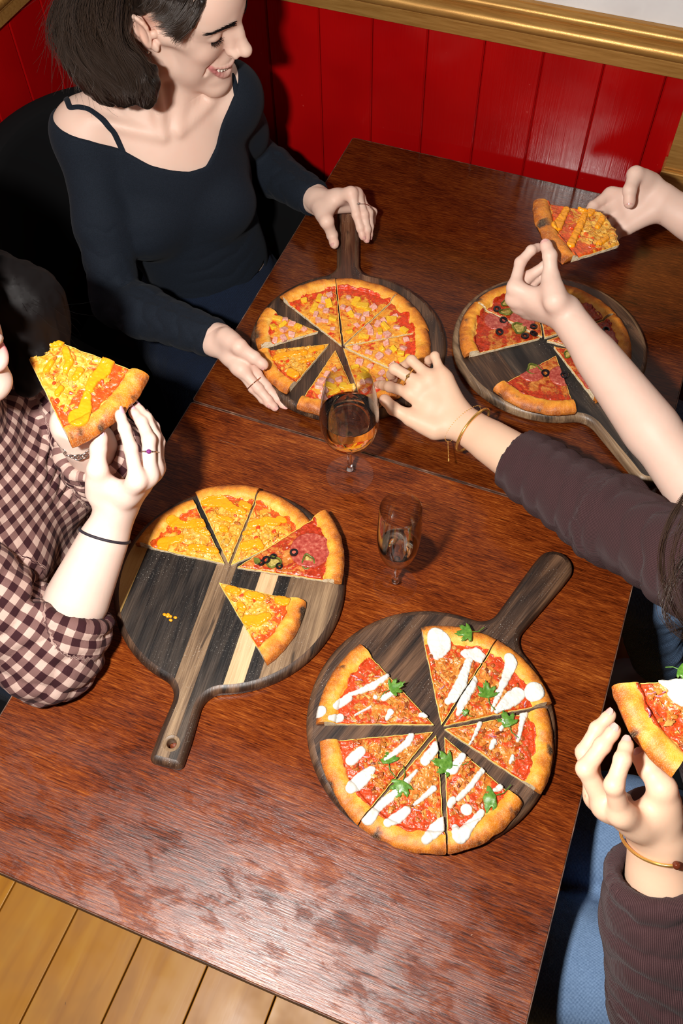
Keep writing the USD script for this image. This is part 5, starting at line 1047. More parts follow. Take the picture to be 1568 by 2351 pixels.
def torso(F, c, L, Fd, zs, wst, sw=.145, deep=1.0):
    """Ribs, shoulders, chest, waist: c = (x, y) between the shoulders, L to the left, Fd forward, zs shoulder height, wst = waist centre."""
    P = lambda l, f, z: np.array([*c, 0]) + L * l + Fd * f + np.array([0, 0, z]); M = np.stack([L, Fd, [0, 0, 1]], 1); up = nrm(P(0, 0, zs) - wst)
    F.ell(P(0, .008, zs - .135), (.142, .105 * deep, .19), M, .02); F.ell(np.asarray(wst), (.118, .088 * deep, .16), M, .05)
    F.cone(P(-sw, 0, zs), P(sw, 0, zs), .044, .044, .045)
    for q in (-1, 1):
        F.ell(P(q * sw, .002, zs - .012), (.049, .050, .054), M, .03); F.cone(P(q * .035, -.015, zs + .052), P(q * (sw - .02), -.008, zs + .014), .030, .030, .03)
        F.ell(P(q * .068, .078 * deep, zs - .155), (.060, .050, .060), M, .022)
        F.cone(P(q * .014, .076, zs + .006), P(q * (sw - .012), .030, zs + .036), .0080, .0090, .010)
    return P, M
def arm(F, sh, el, wr, r=(.047, .042, .036, .027), k=.02, fore=1.0):
    sh, el, wr = map(np.asarray, (sh, el, wr)); wr = el + (wr - el) * fore; r = (*r[:3], r[2] + (r[3] - r[2]) * fore)
    sh, el, wr = map(np.asarray, (sh, el, wr)); m = (sh + el) / 2; F.cone(sh, m, r[0], r[1], k); F.cone(m, el, r[1], r[2], k); q = el + (wr - el) * .28; F.cone(el, q, r[2], r[2] * 1.06, k); F.cone(q, wr, r[2] * 1.06, r[3], k)
def legs(parent, hips, knees, feet, mat, r=(.092, .068, .050), h=.0065, shoe='shoe_black', hem=.10, extra=None, name='jeans'):
    P = np.vstack([hips, knees, feet]); F = Field(P.min(0) - .13, P.max(0) + [.13, .13, .14], h); hips, knees, feet = (np.array(a, float) for a in (hips, knees, feet))
    F.ell((hips[0] + hips[1]) / 2 + [0, 0, .045], (.155, .155, .115), None, .05)
    for a, b, c in zip(hips, knees, feet):
        F.cone(a, (a + b) / 2, r[0], (r[0] + r[1]) / 2 * 1.03, .03); F.cone((a + b) / 2, b, (r[0] + r[1]) / 2 * 1.03, r[1], .03); F.cone(b, b + (c - b) * (1 - hem), r[1] * .95, r[2], .02)
    if extra: extra(F)
    v, f = F.mesh(8); n = normals(v, f); v = v + n * ((fbm(v * [22, 22, 30]) - .5) * .010)[:, None]
    p = part(parent, name, (v, f), mat, True, dict(pat=v))
    for b, c in zip(knees, feet):
        d = nrm(np.array([*(hips.mean(0) - knees.mean(0))[:2], 0])) * -1; S = Field(c - .16, c + .16, .006); S.ell(c + d * .06 + [0, 0, -.035], (.05, .05, .04), None, .01); S.cone(c - d * .03 + [0, 0, -.04], c + d * .13 + [0, 0, -.052], .036, .028, .02); S.cone(c + [0, 0, .03], c + [0, 0, -.03], .038, .04, .02)
        part(parent, 'shoe', S.mesh(6), shoe, True)
    return p, F
def bone_uv(V, bones):
    """Cloth coordinates: metres around and along the nearest of the bones [(a, b, radius, reference)]."""
    best = np.full(len(V), 9.0); uv = np.zeros((len(V), 3))
    for a, b, r, ref in bones:
        a, b = np.array(a, float), np.array(b, float); ax = nrm(b - a); L = np.linalg.norm(b - a); u = nrm(np.array(ref) - ax * (np.array(ref) @ ax)); w = np.cross(ax, u); q = V - a; t = q @ ax; tc = np.clip(t, 0, L)
        d = np.linalg.norm(q - tc[:, None] * ax, axis=1) - r; m = d < best; best[m] = d[m]; uv[m] = np.column_stack([np.arctan2(q @ w, q @ u) * r, t, 0 * t])[m]
    return uv
def folds(V, N, a, b, amp, freq, seed, lo=-.2, hi=1.2, skew=.35):
    """Creases across the bone from a to b."""
    a, b = np.array(a, float), np.array(b, float); ax = nrm(b - a); L = np.linalg.norm(b - a); q = V - a; t = (q @ ax) / L; rad = q - (q @ ax)[:, None] * ax; ang = np.arctan2(rad @ nrm(np.cross(ax, [.2, .3, .9])), rad @ nrm(np.cross(ax, nrm(np.cross(ax, [.2, .3, .9])))))
    near_ = np.clip(1 - (np.linalg.norm(rad, axis=1) - .06) / .05, 0, 1); w = np.clip((t - lo) / .12, 0, 1) * np.clip((hi - t) / .12, 0, 1) * near_
    s = t * freq + skew * np.sin(ang + seed) + 1.6 * fbm(np.column_stack([np.cos(ang) * 1.1 + seed, np.sin(ang) * 1.1, t * 3])); h = np.abs(np.sin(math.pi * s)) ** .7 * (.35 + fbm(np.column_stack([np.cos(ang) + seed * 2, np.sin(ang), t * 5])))
    return N * (h * amp * w)[:, None]
def under_cut(V, f, P):
    return V
def seg_region(F, a, n, k=0):
    """Clears the field on the side of the plane at a that n points to."""
    X, Y, Z = F.grid(); d = (X - a[0]) * n[0] + (Y - a[1]) * n[1] + (Z - a[2]) * n[2]; F.F = np.maximum(F.F, d.astype(np.float32))

# ---- the woman in the navy top, far left
Z3 = np.array([0, 0, 1.0])
A_L, A_F = nrm([.72, .69, 0]), nrm([.69, -.72, 0]); A_C = (-.215, -.366); A_W = np.array([-.170, -.362, .66])
A_M = np.stack([nrm([-.080, -.987, -.138]), nrm([.955, -.036, -.296]), nrm([.287, -.155, .945])], 1); A_O, A_S = np.array([-.157, -.347, 1.166]), 1.05
pa = thing('person', 'smiling dark-haired woman in a navy off-shoulder top at the far left, holding a serving board', 'person')
hl, hr = Hand('A_left', .97), Hand('A_right', .97)
sh_r, sh_l = np.array([*A_C, .985]) - A_L * .126, np.array([*A_C, .985]) + A_L * .124
el_r, el_l = np.array([-.232, -.590, .745]), np.array([-.150, -.165, .770])
hl.el, hr.el = el_l, el_r
def body_a(F):
    P, M = torso(F, A_C, A_L, A_F, .985, A_W, .128)
    nb = A_O + A_M @ np.array([0, -.022, -.055]); F.cone(P(0, -.012, .995), nb, .056, .050, .03); F.cone(P(0, .02, 1.0), A_O + A_M @ np.array([0, .012, -.080]), .040, .038, .03)
    for q in (-1, 1): F.cone(A_O + A_M @ np.array([q * .058, -.014, -.045]), P(-q * .014, .070, .996), .0135, .0100, .010)
    arm(F, sh_r, el_r, hr.w); arm(F, sh_l, el_l, hl.w); return P
def skin_mesh(F, keep=None, it=8):
    v, f = F.mesh(it)
    if keep is not None: v, f, _ = drop(v, f, keep(v))
    return v, f
head_loc = lambda v: (v - A_O) @ A_M / A_S
isH = lambda v, e=0.0: (lambda q: (q[:, 2] > -.118 - e) & (np.hypot(q[:, 0], q[:, 1]) < .150 + e))(head_loc(v))
FH = Field((-.30, -.47, 1.00), (.02, -.22, 1.315), .00145); PA = body_a(FH); WA, up_a, dn_a = head(FH, A_O, A_M, A_S)
def head_zone(F):
    X, Y, Z = F.grid(); q = [((X - A_O[0]) * A_M[0, i] + (Y - A_O[1]) * A_M[1, i] + (Z - A_O[2]) * A_M[2, i]) for i in range(3)]; return np.maximum(-.118 * A_S - q[2], np.hypot(q[0], q[1]) - .15 * A_S).astype(np.float32)
FH.F = np.maximum(FH.F, head_zone(FH)); vh, fh = FH.mesh(5)
FB = Field((-.47, -.72, .56), (.08, -.05, 1.10), .0035); body_a(FB); head(FB, A_O, A_M, A_S)
FB.F = np.maximum(FB.F, -head_zone(FB) - .004); vb, fb = FB.mesh(8)
meshes = [(vh, fh), (vb, fb)]
for H in (hl, hr):
    lo, hi = H.bounds(.002, .22); Q = Field(lo, hi, .0019); H.forearm(Q, .036); H.add(Q); meshes.append(Q.mesh(7))
va, fa = unite(meshes); col = np.tile(SKIN_A, (len(va), 1))
for H in (hl, hr): H.tint(va, SKIN_A, col)
face_tint(va, col, WA, up_a, dn_a, A_S); part(pa, 'body', (va, fa), 'skin', True, dict(col=col))
rA = np.random.default_rng(4); lashes(pa, WA, A_M, A_S, rA, va); teeth_row(pa, WA, A_M)
part(pa, 'mouth_lining', (np.vstack([sphere((0, 0, 0), 1, 2)[0] * [.019, .010, .011]]) @ A_M.T * A_S + WA(0, .070, -.062), sphere((0, 0, 0), 1, 2)[1]), 'tongue', True)
for H in (hl, hr):
    for f in FING: H.nail(pa, f, 'nail', .0020)
hl.ring(pa, 'mi', 0, .62, 'silver_metal', 'silver ring on the hand holding the board handle', 'gem', .0022, V=va)
hr.ring(pa, 'ix', 0, .72, 'rose_gold', 'plain rose gold band on the hand beside the pizza', V=va)
# top: the body's own field, a little larger, cut at the neckline, the waist and the wrists
FT = Field((-.48, -.74, .56), (.09, -.05, 1.10), .0033); body_a(FT); FT.F -= .0042
X, Y, Zg = FT.grid(); l = (X - A_C[0]) * A_L[0] + (Y - A_C[1]) * A_L[1]; ff = (X - A_C[0]) * A_F[0] + (Y - A_C[1]) * A_F[1]
NL = np.array([(-.30, 1.03), (-.172, 1.016), (-.132, 1.003), (-.096, .984), (-.08, .976), (-.046, .954), (-.013, .941), (.015, .932), (.045, .930), (.073, .951), (.095, .980), (.116, 1.006), (.138, 1.028), (.16, 1.06), (.30, 1.09)])
zc = np.interp(l, NL[:, 0], NL[:, 1]); FT.F = np.maximum(FT.F, ((Zg - zc) * .75).astype(np.float32)); zw = .672 + .10 * (l > 9)
FT.F = np.maximum(FT.F, (.640 + .25 * np.clip(l, -.1, .16) - Zg + (np.hypot(l, ff) > .155) * -1.0).astype(np.float32))
def cut_wrist(F, H, d):
    a, n = H.w + nrm(H.el - H.w) * d, nrm(H.w - H.el); X, Y, Z = F.grid(); r = np.sqrt((X - a[0]) ** 2 + (Y - a[1]) ** 2 + (Z - a[2]) ** 2); q = (X - a[0]) * n[0] + (Y - a[1]) * n[1] + (Z - a[2]) * n[2]
    F.F = np.where((r < .12) & (q > -.03), np.maximum(F.F, q), F.F).astype(np.float32)
cut_wrist(FT, hl, .016); cut_wrist(FT, hr, .006)
vt, ft = FT.mesh(8); nt = normals(vt, ft)
dv = folds(vt, nt, sh_r, el_r, .0030, 6, 1.0, .45, 1.1) + folds(vt, nt, el_r, hr.w, .0032, 6, 2.0, -.1, 1.05) + folds(vt, nt, el_l, hl.w, .0028, 5, 3.0, -.1, 1.0) + folds(vt, nt, A_W + [0, 0, .16], A_W - [0, 0, .08], .0032, 8, 4.0, -.3, 1.2, .9) * np.clip((.83 - vt[:, 2:3]) / .1, 0, 1) * 1.5
vt = vt + dv * (np.abs(nt[:, 2:3]) < .97); part(pa, 'top', (vt, ft), 'navy_jersey', True, dict(pat=vt), label='navy off-shoulder long-sleeved top')
def ribbon(V, N, pts, w, t, back=()):
    """A strap lying on the skin through pixels."""
    P = np.array([seen(V, x, y, 5.0) for x, y in pts]); kt = cKDTree(V)
    for d in back: P = np.vstack([P, V[kt.query(P[-1] + np.array(d))[1]]])
    k = np.arange(len(P)); tt = np.linspace(0, len(P) - 1, len(P) * 6); P = np.column_stack([np.interp(tt, k, P[:, i]) for i in range(3)])
    for _ in range(3): P[1:-1] = (P[:-2] + P[2:] + 2 * P[1:-1]) / 4
    q_ = kt.query(P)[1]; P = P + N[q_] * np.maximum(0, ((V[q_] - P) * N[q_]).sum(1))[:, None]
    Nn = N[cKDTree(V).query(P)[1]]
    for _ in range(6): Nn[1:-1] = Nn[:-2] + Nn[2:] + 2 * Nn[1:-1]; Nn /= np.linalg.norm(Nn, axis=1, keepdims=True)
    T_ = np.gradient(P, axis=0); S = np.cross(Nn, T_); S /= np.linalg.norm(S, axis=1, keepdims=True); a = np.linspace(0, 2 * math.pi, 13)[:-1]
    V_ = P[:, None] + S[:, None] * (np.cos(a) * w)[None, :, None] + Nn[:, None] * (np.sin(a) * t + t * .75)[None, :, None]; n = len(a); i, j = np.meshgrid(np.arange(len(P) - 1), np.arange(n), indexing='ij'); k = (j + 1) % n; q = np.stack([i * n + j, i * n + k, (i + 1) * n + k, (i + 1) * n + j], -1).reshape(-1, 4)
    return V_.reshape(-1, 3), np.vstack([q[:, [0, 1, 2]], q[:, [0, 2, 3]]])
nbv = normals(vb, fb)
for pts in ([(292, 364), (276, 334), (258, 302), (234, 270), (206, 249), (180, 242), (158, 246)], [(549, 240), (546, 212), (541, 185), (536, 166)]):
    v_, f_ = ribbon(vb, nbv, pts, .0047, .0014, [-A_F * .018, -A_F * .02 - Z3 * .004, -A_F * .02 - Z3 * .012, -A_F * .012 - Z3 * .025] if len(pts) > 4 else ()); part(pa, 'strap', (v_, f_), 'navy_jersey', True, dict(pat=v_))
def hips_a(F):
    X, Y, Z = F.grid(); F.F = np.maximum(F.F, (Z - .700).astype(np.float32)); F.ell(A_W + [0, 0, -.05], (.135, .108, .09), np.stack([A_L, A_F, Z3], 1), .03)
hA = np.array([-.165, -.372, .52])
legs(pa, [hA - A_L * .085, hA + A_L * .085], [hA - A_L * .11 + A_F * .40 + [0.05, 0, .03], hA + A_L * .10 + A_F * .36 + [.10, .06, .03]], [hA - A_L * .11 + A_F * .42 + [0.06, 0, -.43], hA + A_L * .10 + A_F * .38 + [.12, .06, -.43]], 'dark_denim', extra=hips_a)
# hair: a soft dark mass, thousands of strands over it, and a blue patterned band
def guide(pts, dz):
    """Points on pixels' lines of sight, dz metres nearer (-) or farther (+) than the head's centre."""
    z0 = (A_O - CAM) @ CF; out = []
    for (x, y), d in zip(pts, dz): out.append(CAM + (CF + (x - 784) / F_PX * CR - (y - 1175.5) / F_PX * CU) * (z0 + d))
    return np.array(out)
GH = [guide(p, d) for p, d in (
    ([(340, -150), (300, -70), (268, 0), (252, 60), (264, 114), (296, 148), (322, 178), (314, 206), (298, 228)], (-.03, -.075, -.088, -.086, -.082, -.082, -.084, -.085, -.083)),
    ([(340, -150), (290, -70), (258, 0), (248, 60), (262, 120), (300, 165), (318, 195), (310, 220), (318, 234)], (-.02, -.07, -.088, -.092, -.092, -.09, -.092, -.09, -.086)),
    ([(330, -150), (265, -70), (225, 0), (210, 70), (222, 130), (255, 175), (285, 205), (300, 226)], (0, -.06, -.080, -.088, -.088, -.085, -.085, -.082)),
    ([(320, -150), (240, -70), (190, 0), (175, 70), (190, 130), (225, 175), (258, 208), (280, 226)], (.01, -.04, -.065, -.072, -.072, -.07, -.07, -.07)),
    ([(310, -150), (215, -70), (158, 0), (148, 70), (165, 125), (198, 168), (228, 196), (245, 212)], (.02, -.02, -.040, -.046, -.046, -.045, -.045, -.045)),
    ([(310, -150), (200, -70), (140, 0), (136, 60), (152, 110), (180, 150), (210, 185), (232, 205)], (.04, .0, -.012, -.016, -.016, -.015, -.015, -.015)),
    ([(320, -150), (225, -70), (170, 0), (160, 60), (180, 110), (215, 160), (250, 195), (275, 215)], (.06, .04, .028, .02, .02, .015, .01, .01)),
    ([(330, -140), (302, -60), (282, 5), (270, 55), (280, 96), (312, 128), (342, 146), (348, 172), (330, 200)], (-.03, -.075, -.085, -.080, -.070, -.072, -.074, -.078, -.080)),
    # swept from the parting across the temple to the ear
    ([(500, -60), (497, -15), (470, 25), (440, 54), (415, 72), (392, 82), (366, 80)], (-.055, -.068, -.076, -.082, -.086, -.087, -.084)),
    ([(470, -80), (455, -25), (428, 18), (400, 46), (375, 58), (348, 50)], (-.04, -.066, -.079, -.086, -.088, -.086)),
    ([(440, -90), (412, -30), (386, 8), (362, 28), (336, 36)], (-.03, -.064, -.080, -.088, -.088)),
    ([(415, -95), (382, -35), (354, 0), (326, 26)], (-.03, -.062, -.080, -.088)),
    ([(490, -40), (478, 10), (450, 46), (424, 68), (404, 84), (390, 104)], (-.06, -.070, -.076, -.081, -.085, -.085)))]
for i in range(8, 13):
    for _ in range(14):                                         # lift the swept hair off the temple
        v_ = FH.at(GH[i]); GH[i] = GH[i] - CF * np.where(v_ < .0050, .002, 0)[:, None]
FHa = Field((-.36, -.52, 1.02), (.03, -.16, 1.36), .0028)
FHa.ell(A_O + A_M @ np.array([0, -.016, .056]) * A_S, np.array([.080, .098, .090]) * A_S, A_M, .01)
q = FHa.grid(); ql = [((q[0] - A_O[0]) * A_M[0, i] + (q[1] - A_O[1]) * A_M[1, i] + (q[2] - A_O[2]) * A_M[2, i]) / A_S for i in range(3)]
FHa.F = np.maximum(FHa.F, ((ql[1] - (.062 + .35 * np.clip(ql[2] - .055, -.2, .1))) * .8).astype(np.float32)); FHa.F = np.maximum(FHa.F, ((.010 - ql[2] + 1.3 * np.clip(ql[1] + .03, -.5, .05)) * .7).astype(np.float32))
for i, gd in enumerate(GH):
    n = len(gd); r = np.full(n, .0165 if i < 7 else .0052); r[-1] *= .35; r[-2] *= .8
    if i == 7: r[:] = .0075; r[-1] = .004
    FHa.chain((gd[1:] if i < 8 else gd[1:-2]) + CF * (.034 if i < 7 else .018 if i == 7 else .003), r[1:] if i < 8 else r[1:-2], .010 if i < 8 else .005)
for a in (.2, .8): FHa.cone(A_O + A_M @ np.array([-.055, -.03, .02]), A_O + A_M @ np.array([-.06, -.045 - .02 * a, -.10]), .035, .02, .03)
FHa.cone(A_O + A_M @ np.array([0, -.06, .02]), A_O + A_M @ np.array([0, -.075, -.085]), .055, .030, .03)
vhr, fhr = FHa.mesh(6); nh = normals(vhr, fhr); vhr = vhr + nh * ((fbm(vhr * [90, 90, 26]) - .5) * .006)[:, None]; hp_ = part(pa, 'hair', (vhr, fhr), 'hair_dark', True)
st = []
for k in range(330):                                            # locks of some thirty strands each
    if rA.random() < .70:
        i = rA.choice(7, p=[.2, .18, .17, .15, .12, .12, .06]); j = min(i + 1, 6) if rA.random() < .9 else 7; spread = .015
    else: i = rA.choice([8, 9, 10, 11, 12, 7]); j = min(i + 1, 11) if i not in (12, 7) else i; spread = .0045 if i != 7 else .006
    a, b = GH[i], GH[j]; t = rA.random(); m = 18; ia, ib = np.linspace(0, len(a) - 1, m), np.linspace(0, len(b) - 1, m); s = np.column_stack([np.interp(ia, np.arange(len(a)), a[:, c]) * (1 - t) + np.interp(ib, np.arange(len(b)), b[:, c]) * t for c in range(3)])
    for _ in range(3): s[1:-1] = (s[:-2] + 2 * s[1:-1] + s[2:]) / 4
    u = np.linspace(0, 1, m)[:, None]; w0 = rA.normal(0, spread * .35, (5, 3)); wv = np.sin(u * rA.uniform(9, 16) + rA.uniform(0, 6.3)) * u * rA.uniform(.003, .0110) * (1 if i < 7 else .18); s = s + CR * wv * rA.choice([-1, 1]) + CF * np.roll(wv, 2) * .8; s = s + rA.normal(0, 1, 3) * spread * .5 * (.6 + .5 * u) + np.column_stack([np.interp(u[:, 0], np.linspace(0, 1, 5), w0[:, c]) for c in range(3)]) * u ** .6 - CF * rA.uniform(-.004, .010) * (1 if i < 7 else .35)
    for _ in range(2): s[1:-1] = (s[:-2] + 2 * s[1:-1] + s[2:]) / 4
    tight = (.0034 if i < 7 else .0020); L1 = rA.uniform(.80, 1.0)
    for q in range(30):
        o_ = rA.normal(0, 1, 3) * tight * (.75 + .25 * np.abs(2 * u - 1)); fz = rA.normal(0, .0012, (6, 3)) * (1 + 2.5 * (rA.random() < .08)); z = s + o_ + np.column_stack([np.interp(u[:, 0], np.linspace(0, 1, 6), fz[:, c]) for c in range(3)]); st.append(z[:max(int(m * L1 * rA.uniform(.88, 1.0)), 6)])
for k in range(260):                                            # loose frizz at the outline
    i = rA.choice([2, 3, 4, 5, 6]); a = GH[i]; n0 = rA.integers(1, len(a) - 3); s = a[n0:n0 + 3].copy(); s = np.column_stack([np.interp(np.linspace(0, 2, 9), np.arange(3), s[:, c]) for c in range(3)]); d = -CR * rA.uniform(.2, 1.0) - CU * rA.uniform(-.2, .6) + rA.normal(0, .4, 3); s = s + d * (np.linspace(0, 1, 9)[:, None] ** 1.5) * rA.uniform(.012, .036) - CR * .012; st.append(s)
curves(pa, 'hair_strands', st, .00050, 'hair_strand', kind='stuff')
@material('blue_band')
def _(g):
    p = g.obj(); d = g('voronoi_texture', vector=p, scale=210.0).distance; r = g('voronoi_texture', vector=p, scale=60.0).distance; c = g.mix(g.step(d, 0.28, 0.2), (0.012, 0.035, 0.28), (0.55, 0.60, 0.75)); c = g.mix(g.step(r, 0.16, 0.10), c, (0.35, 0.05, 0.03)); return g.pbr(base_color=c, roughness=0.6)
bt = np.linspace(.36, math.pi - .36, 50); bp = np.array([[.0885 * math.cos(a) * A_S, -.006 - .020 * math.sin(a), (.035 + .118 * math.sin(a)) * A_S] for a in bt]); B_ = []
for i, p_ in enumerate(bp):
    for sgn, o_ in ((-1, 0), (1, 0), (1, .0014), (-1, .0014)): B_.append(A_O + A_M @ (p_ * (1 - o_ * 8) + np.array([0, sgn * .0105, 0])))
B_ = np.array(B_); i, j = np.meshgrid(np.arange(49), np.arange(4), indexing='ij'); k = (j + 1) % 4; qd = np.stack([i * 4 + j, i * 4 + k, (i + 1) * 4 + k, (i + 1) * 4 + j], -1).reshape(-1, 4); part(pa, 'headband', (B_, np.vstack([qd[:, [0, 1, 2]], qd[:, [0, 2, 3]]])), 'blue_band', True, label='blue patterned headband')
part(pa, 'ear_stud', sphere(WA(.0825, .0, -.019), .0022, 1), 'silver_metal', 60); part(pa, 'ear_hoop', tube(np.array([WA(.082, -.026 + .004 * math.cos(a), .012 + .004 * math.sin(a)) for a in np.linspace(0, 6.28, 16)]), .0006, 5), 'silver_metal', True)

# ---- chairs
def tub_chair(label, c, ang, top=.88):
    t = thing('tub_chair', label, 'chair', (c[0], c[1], 0), group=None); a = np.linspace(-2.1, 2.1, 61); V, n = [], 12
    for x in a:
        h = .66 + (top - .66) * np.clip(math.cos(x * .62), 0, 1) ** 1.3; d = np.array([math.cos(x + ang), math.sin(x + ang)]); lean = .05
        prof = [(.262, .30), (.258, .45), (.250 + lean * .2, .58), (.252 + lean * .6, h - .03), (.258 + lean * .7, h - .008), (.275 + lean * .8, h), (.292 + lean * .9, h - .008), (.302 + lean * .85, h - .035), (.298, .58), (.285, .40), (.272, .30), (.267, .29)]
        V += [[d[0] * r, d[1] * r, z] for r, z in prof]
    V = np.array(V); i, j = np.meshgrid(np.arange(60), np.arange(n), indexing='ij'); k = (j + 1) % n; q = np.stack([i * n + j, i * n + k, (i + 1) * n + k, (i + 1) * n + j], -1).reshape(-1, 4); f = np.vstack([q[:, [0, 1, 2]], q[:, [0, 2, 3]]]); e = np.array([[0, i, i + 1] for i in range(1, n - 1)]); part(t, 'backrest', (V, np.vstack([f, e, e[:, ::-1] + 60 * n])), 'black_velvet', 40)
    part(t, 'seat', lathe([(0, .34), (.245, .34), (.256, .36), (.256, .40), (.24, .425), (0, .43)], 40), 'black_velvet', 40)
    for x in (.6, 2.2, 3.7, 5.2): part(t, 'leg', tube([[.20 * math.cos(x), .20 * math.sin(x), .34], [.23 * math.cos(x), .23 * math.sin(x), .012]], [.018, .012], 10), 'dark_metal', 40)
tub_chair('black rounded tub chair behind the woman in the navy top', (-.252, -.388), math.radians(165), .875)
# ---- slices held in the air
def held(kind, label, apex, c1, c2, bite, seed, name='pizza_slice'):
    """c1 and c2 are the crust's corners, apex where its sides meet; the top looks at the camera."""
    o, c1, c2 = (np.asarray(v, float) for v in (apex, c1, c2)); X = nrm((c1 + c2) / 2 - o); Z = nrm(np.cross(c1 - o, c2 - o)); Z = Z if Z @ (CAM - o) > 0 else -Z; Y = np.cross(Z, X); X = nrm(np.cross(Y, Z))
    R = (np.linalg.norm(c1 - o) + np.linalg.norm(c2 - o)) / 2; half = math.acos(nrm(c1 - o) @ nrm(c2 - o)) / 2
    return Slice(kind, label, None, None, None, frame=(o - Z * .010, X, Y, Z), R=R, half=half, bite=bite, seed=seed)
HB = held('chipotle', 'bitten chicken slice held up by the woman in the checked shirt', at(24, 738, 1.110), at(338, 856, 1.062), at(170, 1026, 1.054), .042, 51)
HD = held('chipotle', 'bitten chicken slice held over the olive pizza by a bare arm', at(1556, 517, .955), at(1229, 456, .972), at(1293, 596, .985), .105, 52)
HC = held('bbq', 'chicken slice with white sauce held at the right edge of the photo', at(1715, 1545, 1.098), at(1440, 1556, 1.082), at(1508, 1798, 1.076), .02, 53)
strokes([HB, HD], 'orange_sauce', 'orange_sauce', [
    ([(120, 790), (135, 785), (145, 780)], (8, 10, 7)), ([(150, 800), (160, 830), (150, 850)], (7, 8, 6)), ([(105, 850), (120, 830)], (6, 6)), ([(250, 825), (238, 850), (215, 870), (205, 895)], (12, 14, 10, 9)), ([(200, 905), (196, 935), (185, 965)], (8, 12, 15)), ([(180, 960)], (20,)), ([(195, 800), (210, 808)], (9, 8)), ([(130, 905), (140, 890)], (6, 7)), ([(170, 870), (185, 850)], (6, 8)),
    ([(1302, 478), (1290, 500), (1278, 520)], (9, 10, 14)), ([(1345, 490), (1330, 520), (1318, 545), (1310, 562)], (8, 9, 9, 11)), ([(1362, 480), (1352, 492)], (9, 8)), ([(1385, 500), (1372, 520)], (7, 7)), ([(1395, 545), (1375, 558)], (6, 8)), ([(1335, 478), (1342, 482)], (9, 7))], 1 / 1750, .003)
strokes([HC], 'white_sauce', 'white_sauce', [([(1500, 1552), (1530, 1560), (1560, 1572), (1590, 1590)], (10, 20, 22, 20)), ([(1545, 1590), (1565, 1610)], (12, 14))], 1 / 2300, .003)
rh = np.random.default_rng(12)
HC.leaf(*HC.local(1556, 1540), .016, .6, rh, .004)
for x, y in ((1498, 1592), (1510, 1598), (1530, 1585), (1490, 1640)): HC.onion(*HC.local(x, y), rh)
for h in (HB, HD):
    for x, y in h.inside(6, .006, .8, rh): h.cube(x, y, rh, 'pepper_red', 'pepper_piece', rh.uniform(.002, .004, 3))

# ---- generic dressed upper body
def dress(parent, name, mat, field_fn, lo, hi, h, off, cuts, bones, fold=(), label=None, opening=(), neck=None, hem=None):
    F = Field(lo, hi, h); field_fn(F); F.F -= off; X, Y, Z = F.grid()
    if neck is not None: F.F = np.maximum(F.F, ((Z - neck) * .8).astype(np.float32))
    if hem is not None: F.F = np.maximum(F.F, (hem - Z + 1.0 * (F.F > 9)).astype(np.float32)) if not isinstance(hem, tuple) else np.where((np.hypot(X - hem[1][0], Y - hem[1][1]) < hem[2]), np.maximum(F.F, hem[0] - Z), F.F).astype(np.float32)
    for a, b, d, r in cuts:                                     # sleeve ends: plane at d from the wrist b, towards the elbow a
        a, b = np.array(a), np.array(b); p, n = b + nrm(a - b) * d, nrm(b - a); q = (X - p[0]) * n[0] + (Y - p[1]) * n[1] + (Z - p[2]) * n[2]; rr_ = np.sqrt((X - p[0]) ** 2 + (Y - p[1]) ** 2 + (Z - p[2]) ** 2)
        F.cone(p - n * .034, p - n * .006, r[0], r[0] * 1.02, .006)     # the rolled cuff
        F.F = np.where((rr_ ** 2 - q * q < .07 ** 2) & (q > -.02) & (q < d + .03), np.maximum(F.F, q), F.F).astype(np.float32); F.carve(F.cone_d(p - n * .05, p + n * .03, r[1], r[1], .02), .003)
    v, f = F.mesh(8); n = normals(v, f); pat = bone_uv(v, bones); d = 0
    for a, b, amp, fr, sd, l0, l1 in fold: d = d + folds(v, n, a, b, amp, fr, sd, l0, l1)
    return part(parent, name, (v + d, f), mat, True, dict(pat=pat), label=label)

# ---- the woman in the checked shirt, left edge
pb = thing('person', 'woman in a brown checked shirt at the left edge, lifting a bitten pizza slice', 'person')
B_M = np.stack([nrm([-.127, -.963, .236]), nrm([.960, -.059, .275]), nrm([-.251, .262, .932])], 1); B_O = np.array([-.098, -1.061, 1.219]) - .013 * CR + .004 * CU
B_C, B_L, B_F, B_W = (-.150, -1.085), np.array([0, 1.0, 0]), np.array([1.0, 0, 0]), np.array([-.150, -1.085, .68])
br, bl = Hand('B_right', 1.0, .97, (.0195, .0125)), Hand('B_left', .97)
for i, d in ((2, .011), (3, .024)): br.j['th'][i] += nrm(br.j['th'][i] - CAM) * d
br.el = at(126, 1492, .800); bl.el = at(268, 1078, .870)
bsr, bsl = np.array([*B_C, .985]) - B_L * .15, np.array([*B_C, .985]) + B_L * .15
def body_b(F):
    P, M = torso(F, B_C, B_L, B_F, .985, B_W, .15); F.cone(P(0, 0, 1.0), B_O + B_M @ np.array([0, -.02, -.05]), .056, .050, .03); F.cone(P(0, .03, 1.0), B_O + B_M @ np.array([0, .02, -.075]), .040, .036, .03); arm(F, bsr, br.el, br.w, (.048, .044, .038, .028), fore=.12); arm(F, bsl, bl.el, bl.w, (.048, .043, .036, .027), fore=.3)
F = Field((-.24, -1.19, 1.02), (.06, -.93, 1.36), .0018); body_b(F); WB, up_b, dn_b = head(F, B_O, B_M, 1.0, 'open'); ms = [F.mesh(5)]
lo, hi = br.bounds(.004, 1.1); F = Field(lo - .02, hi + .01, .0020); br.forearm(F, .040); br.add(F); ms.append(F.mesh(7))
lo, hi = bl.bounds(.004, .7); F = Field(lo, hi, .0022); bl.forearm(F, .037); bl.add(F); ms.append(F.mesh(7))
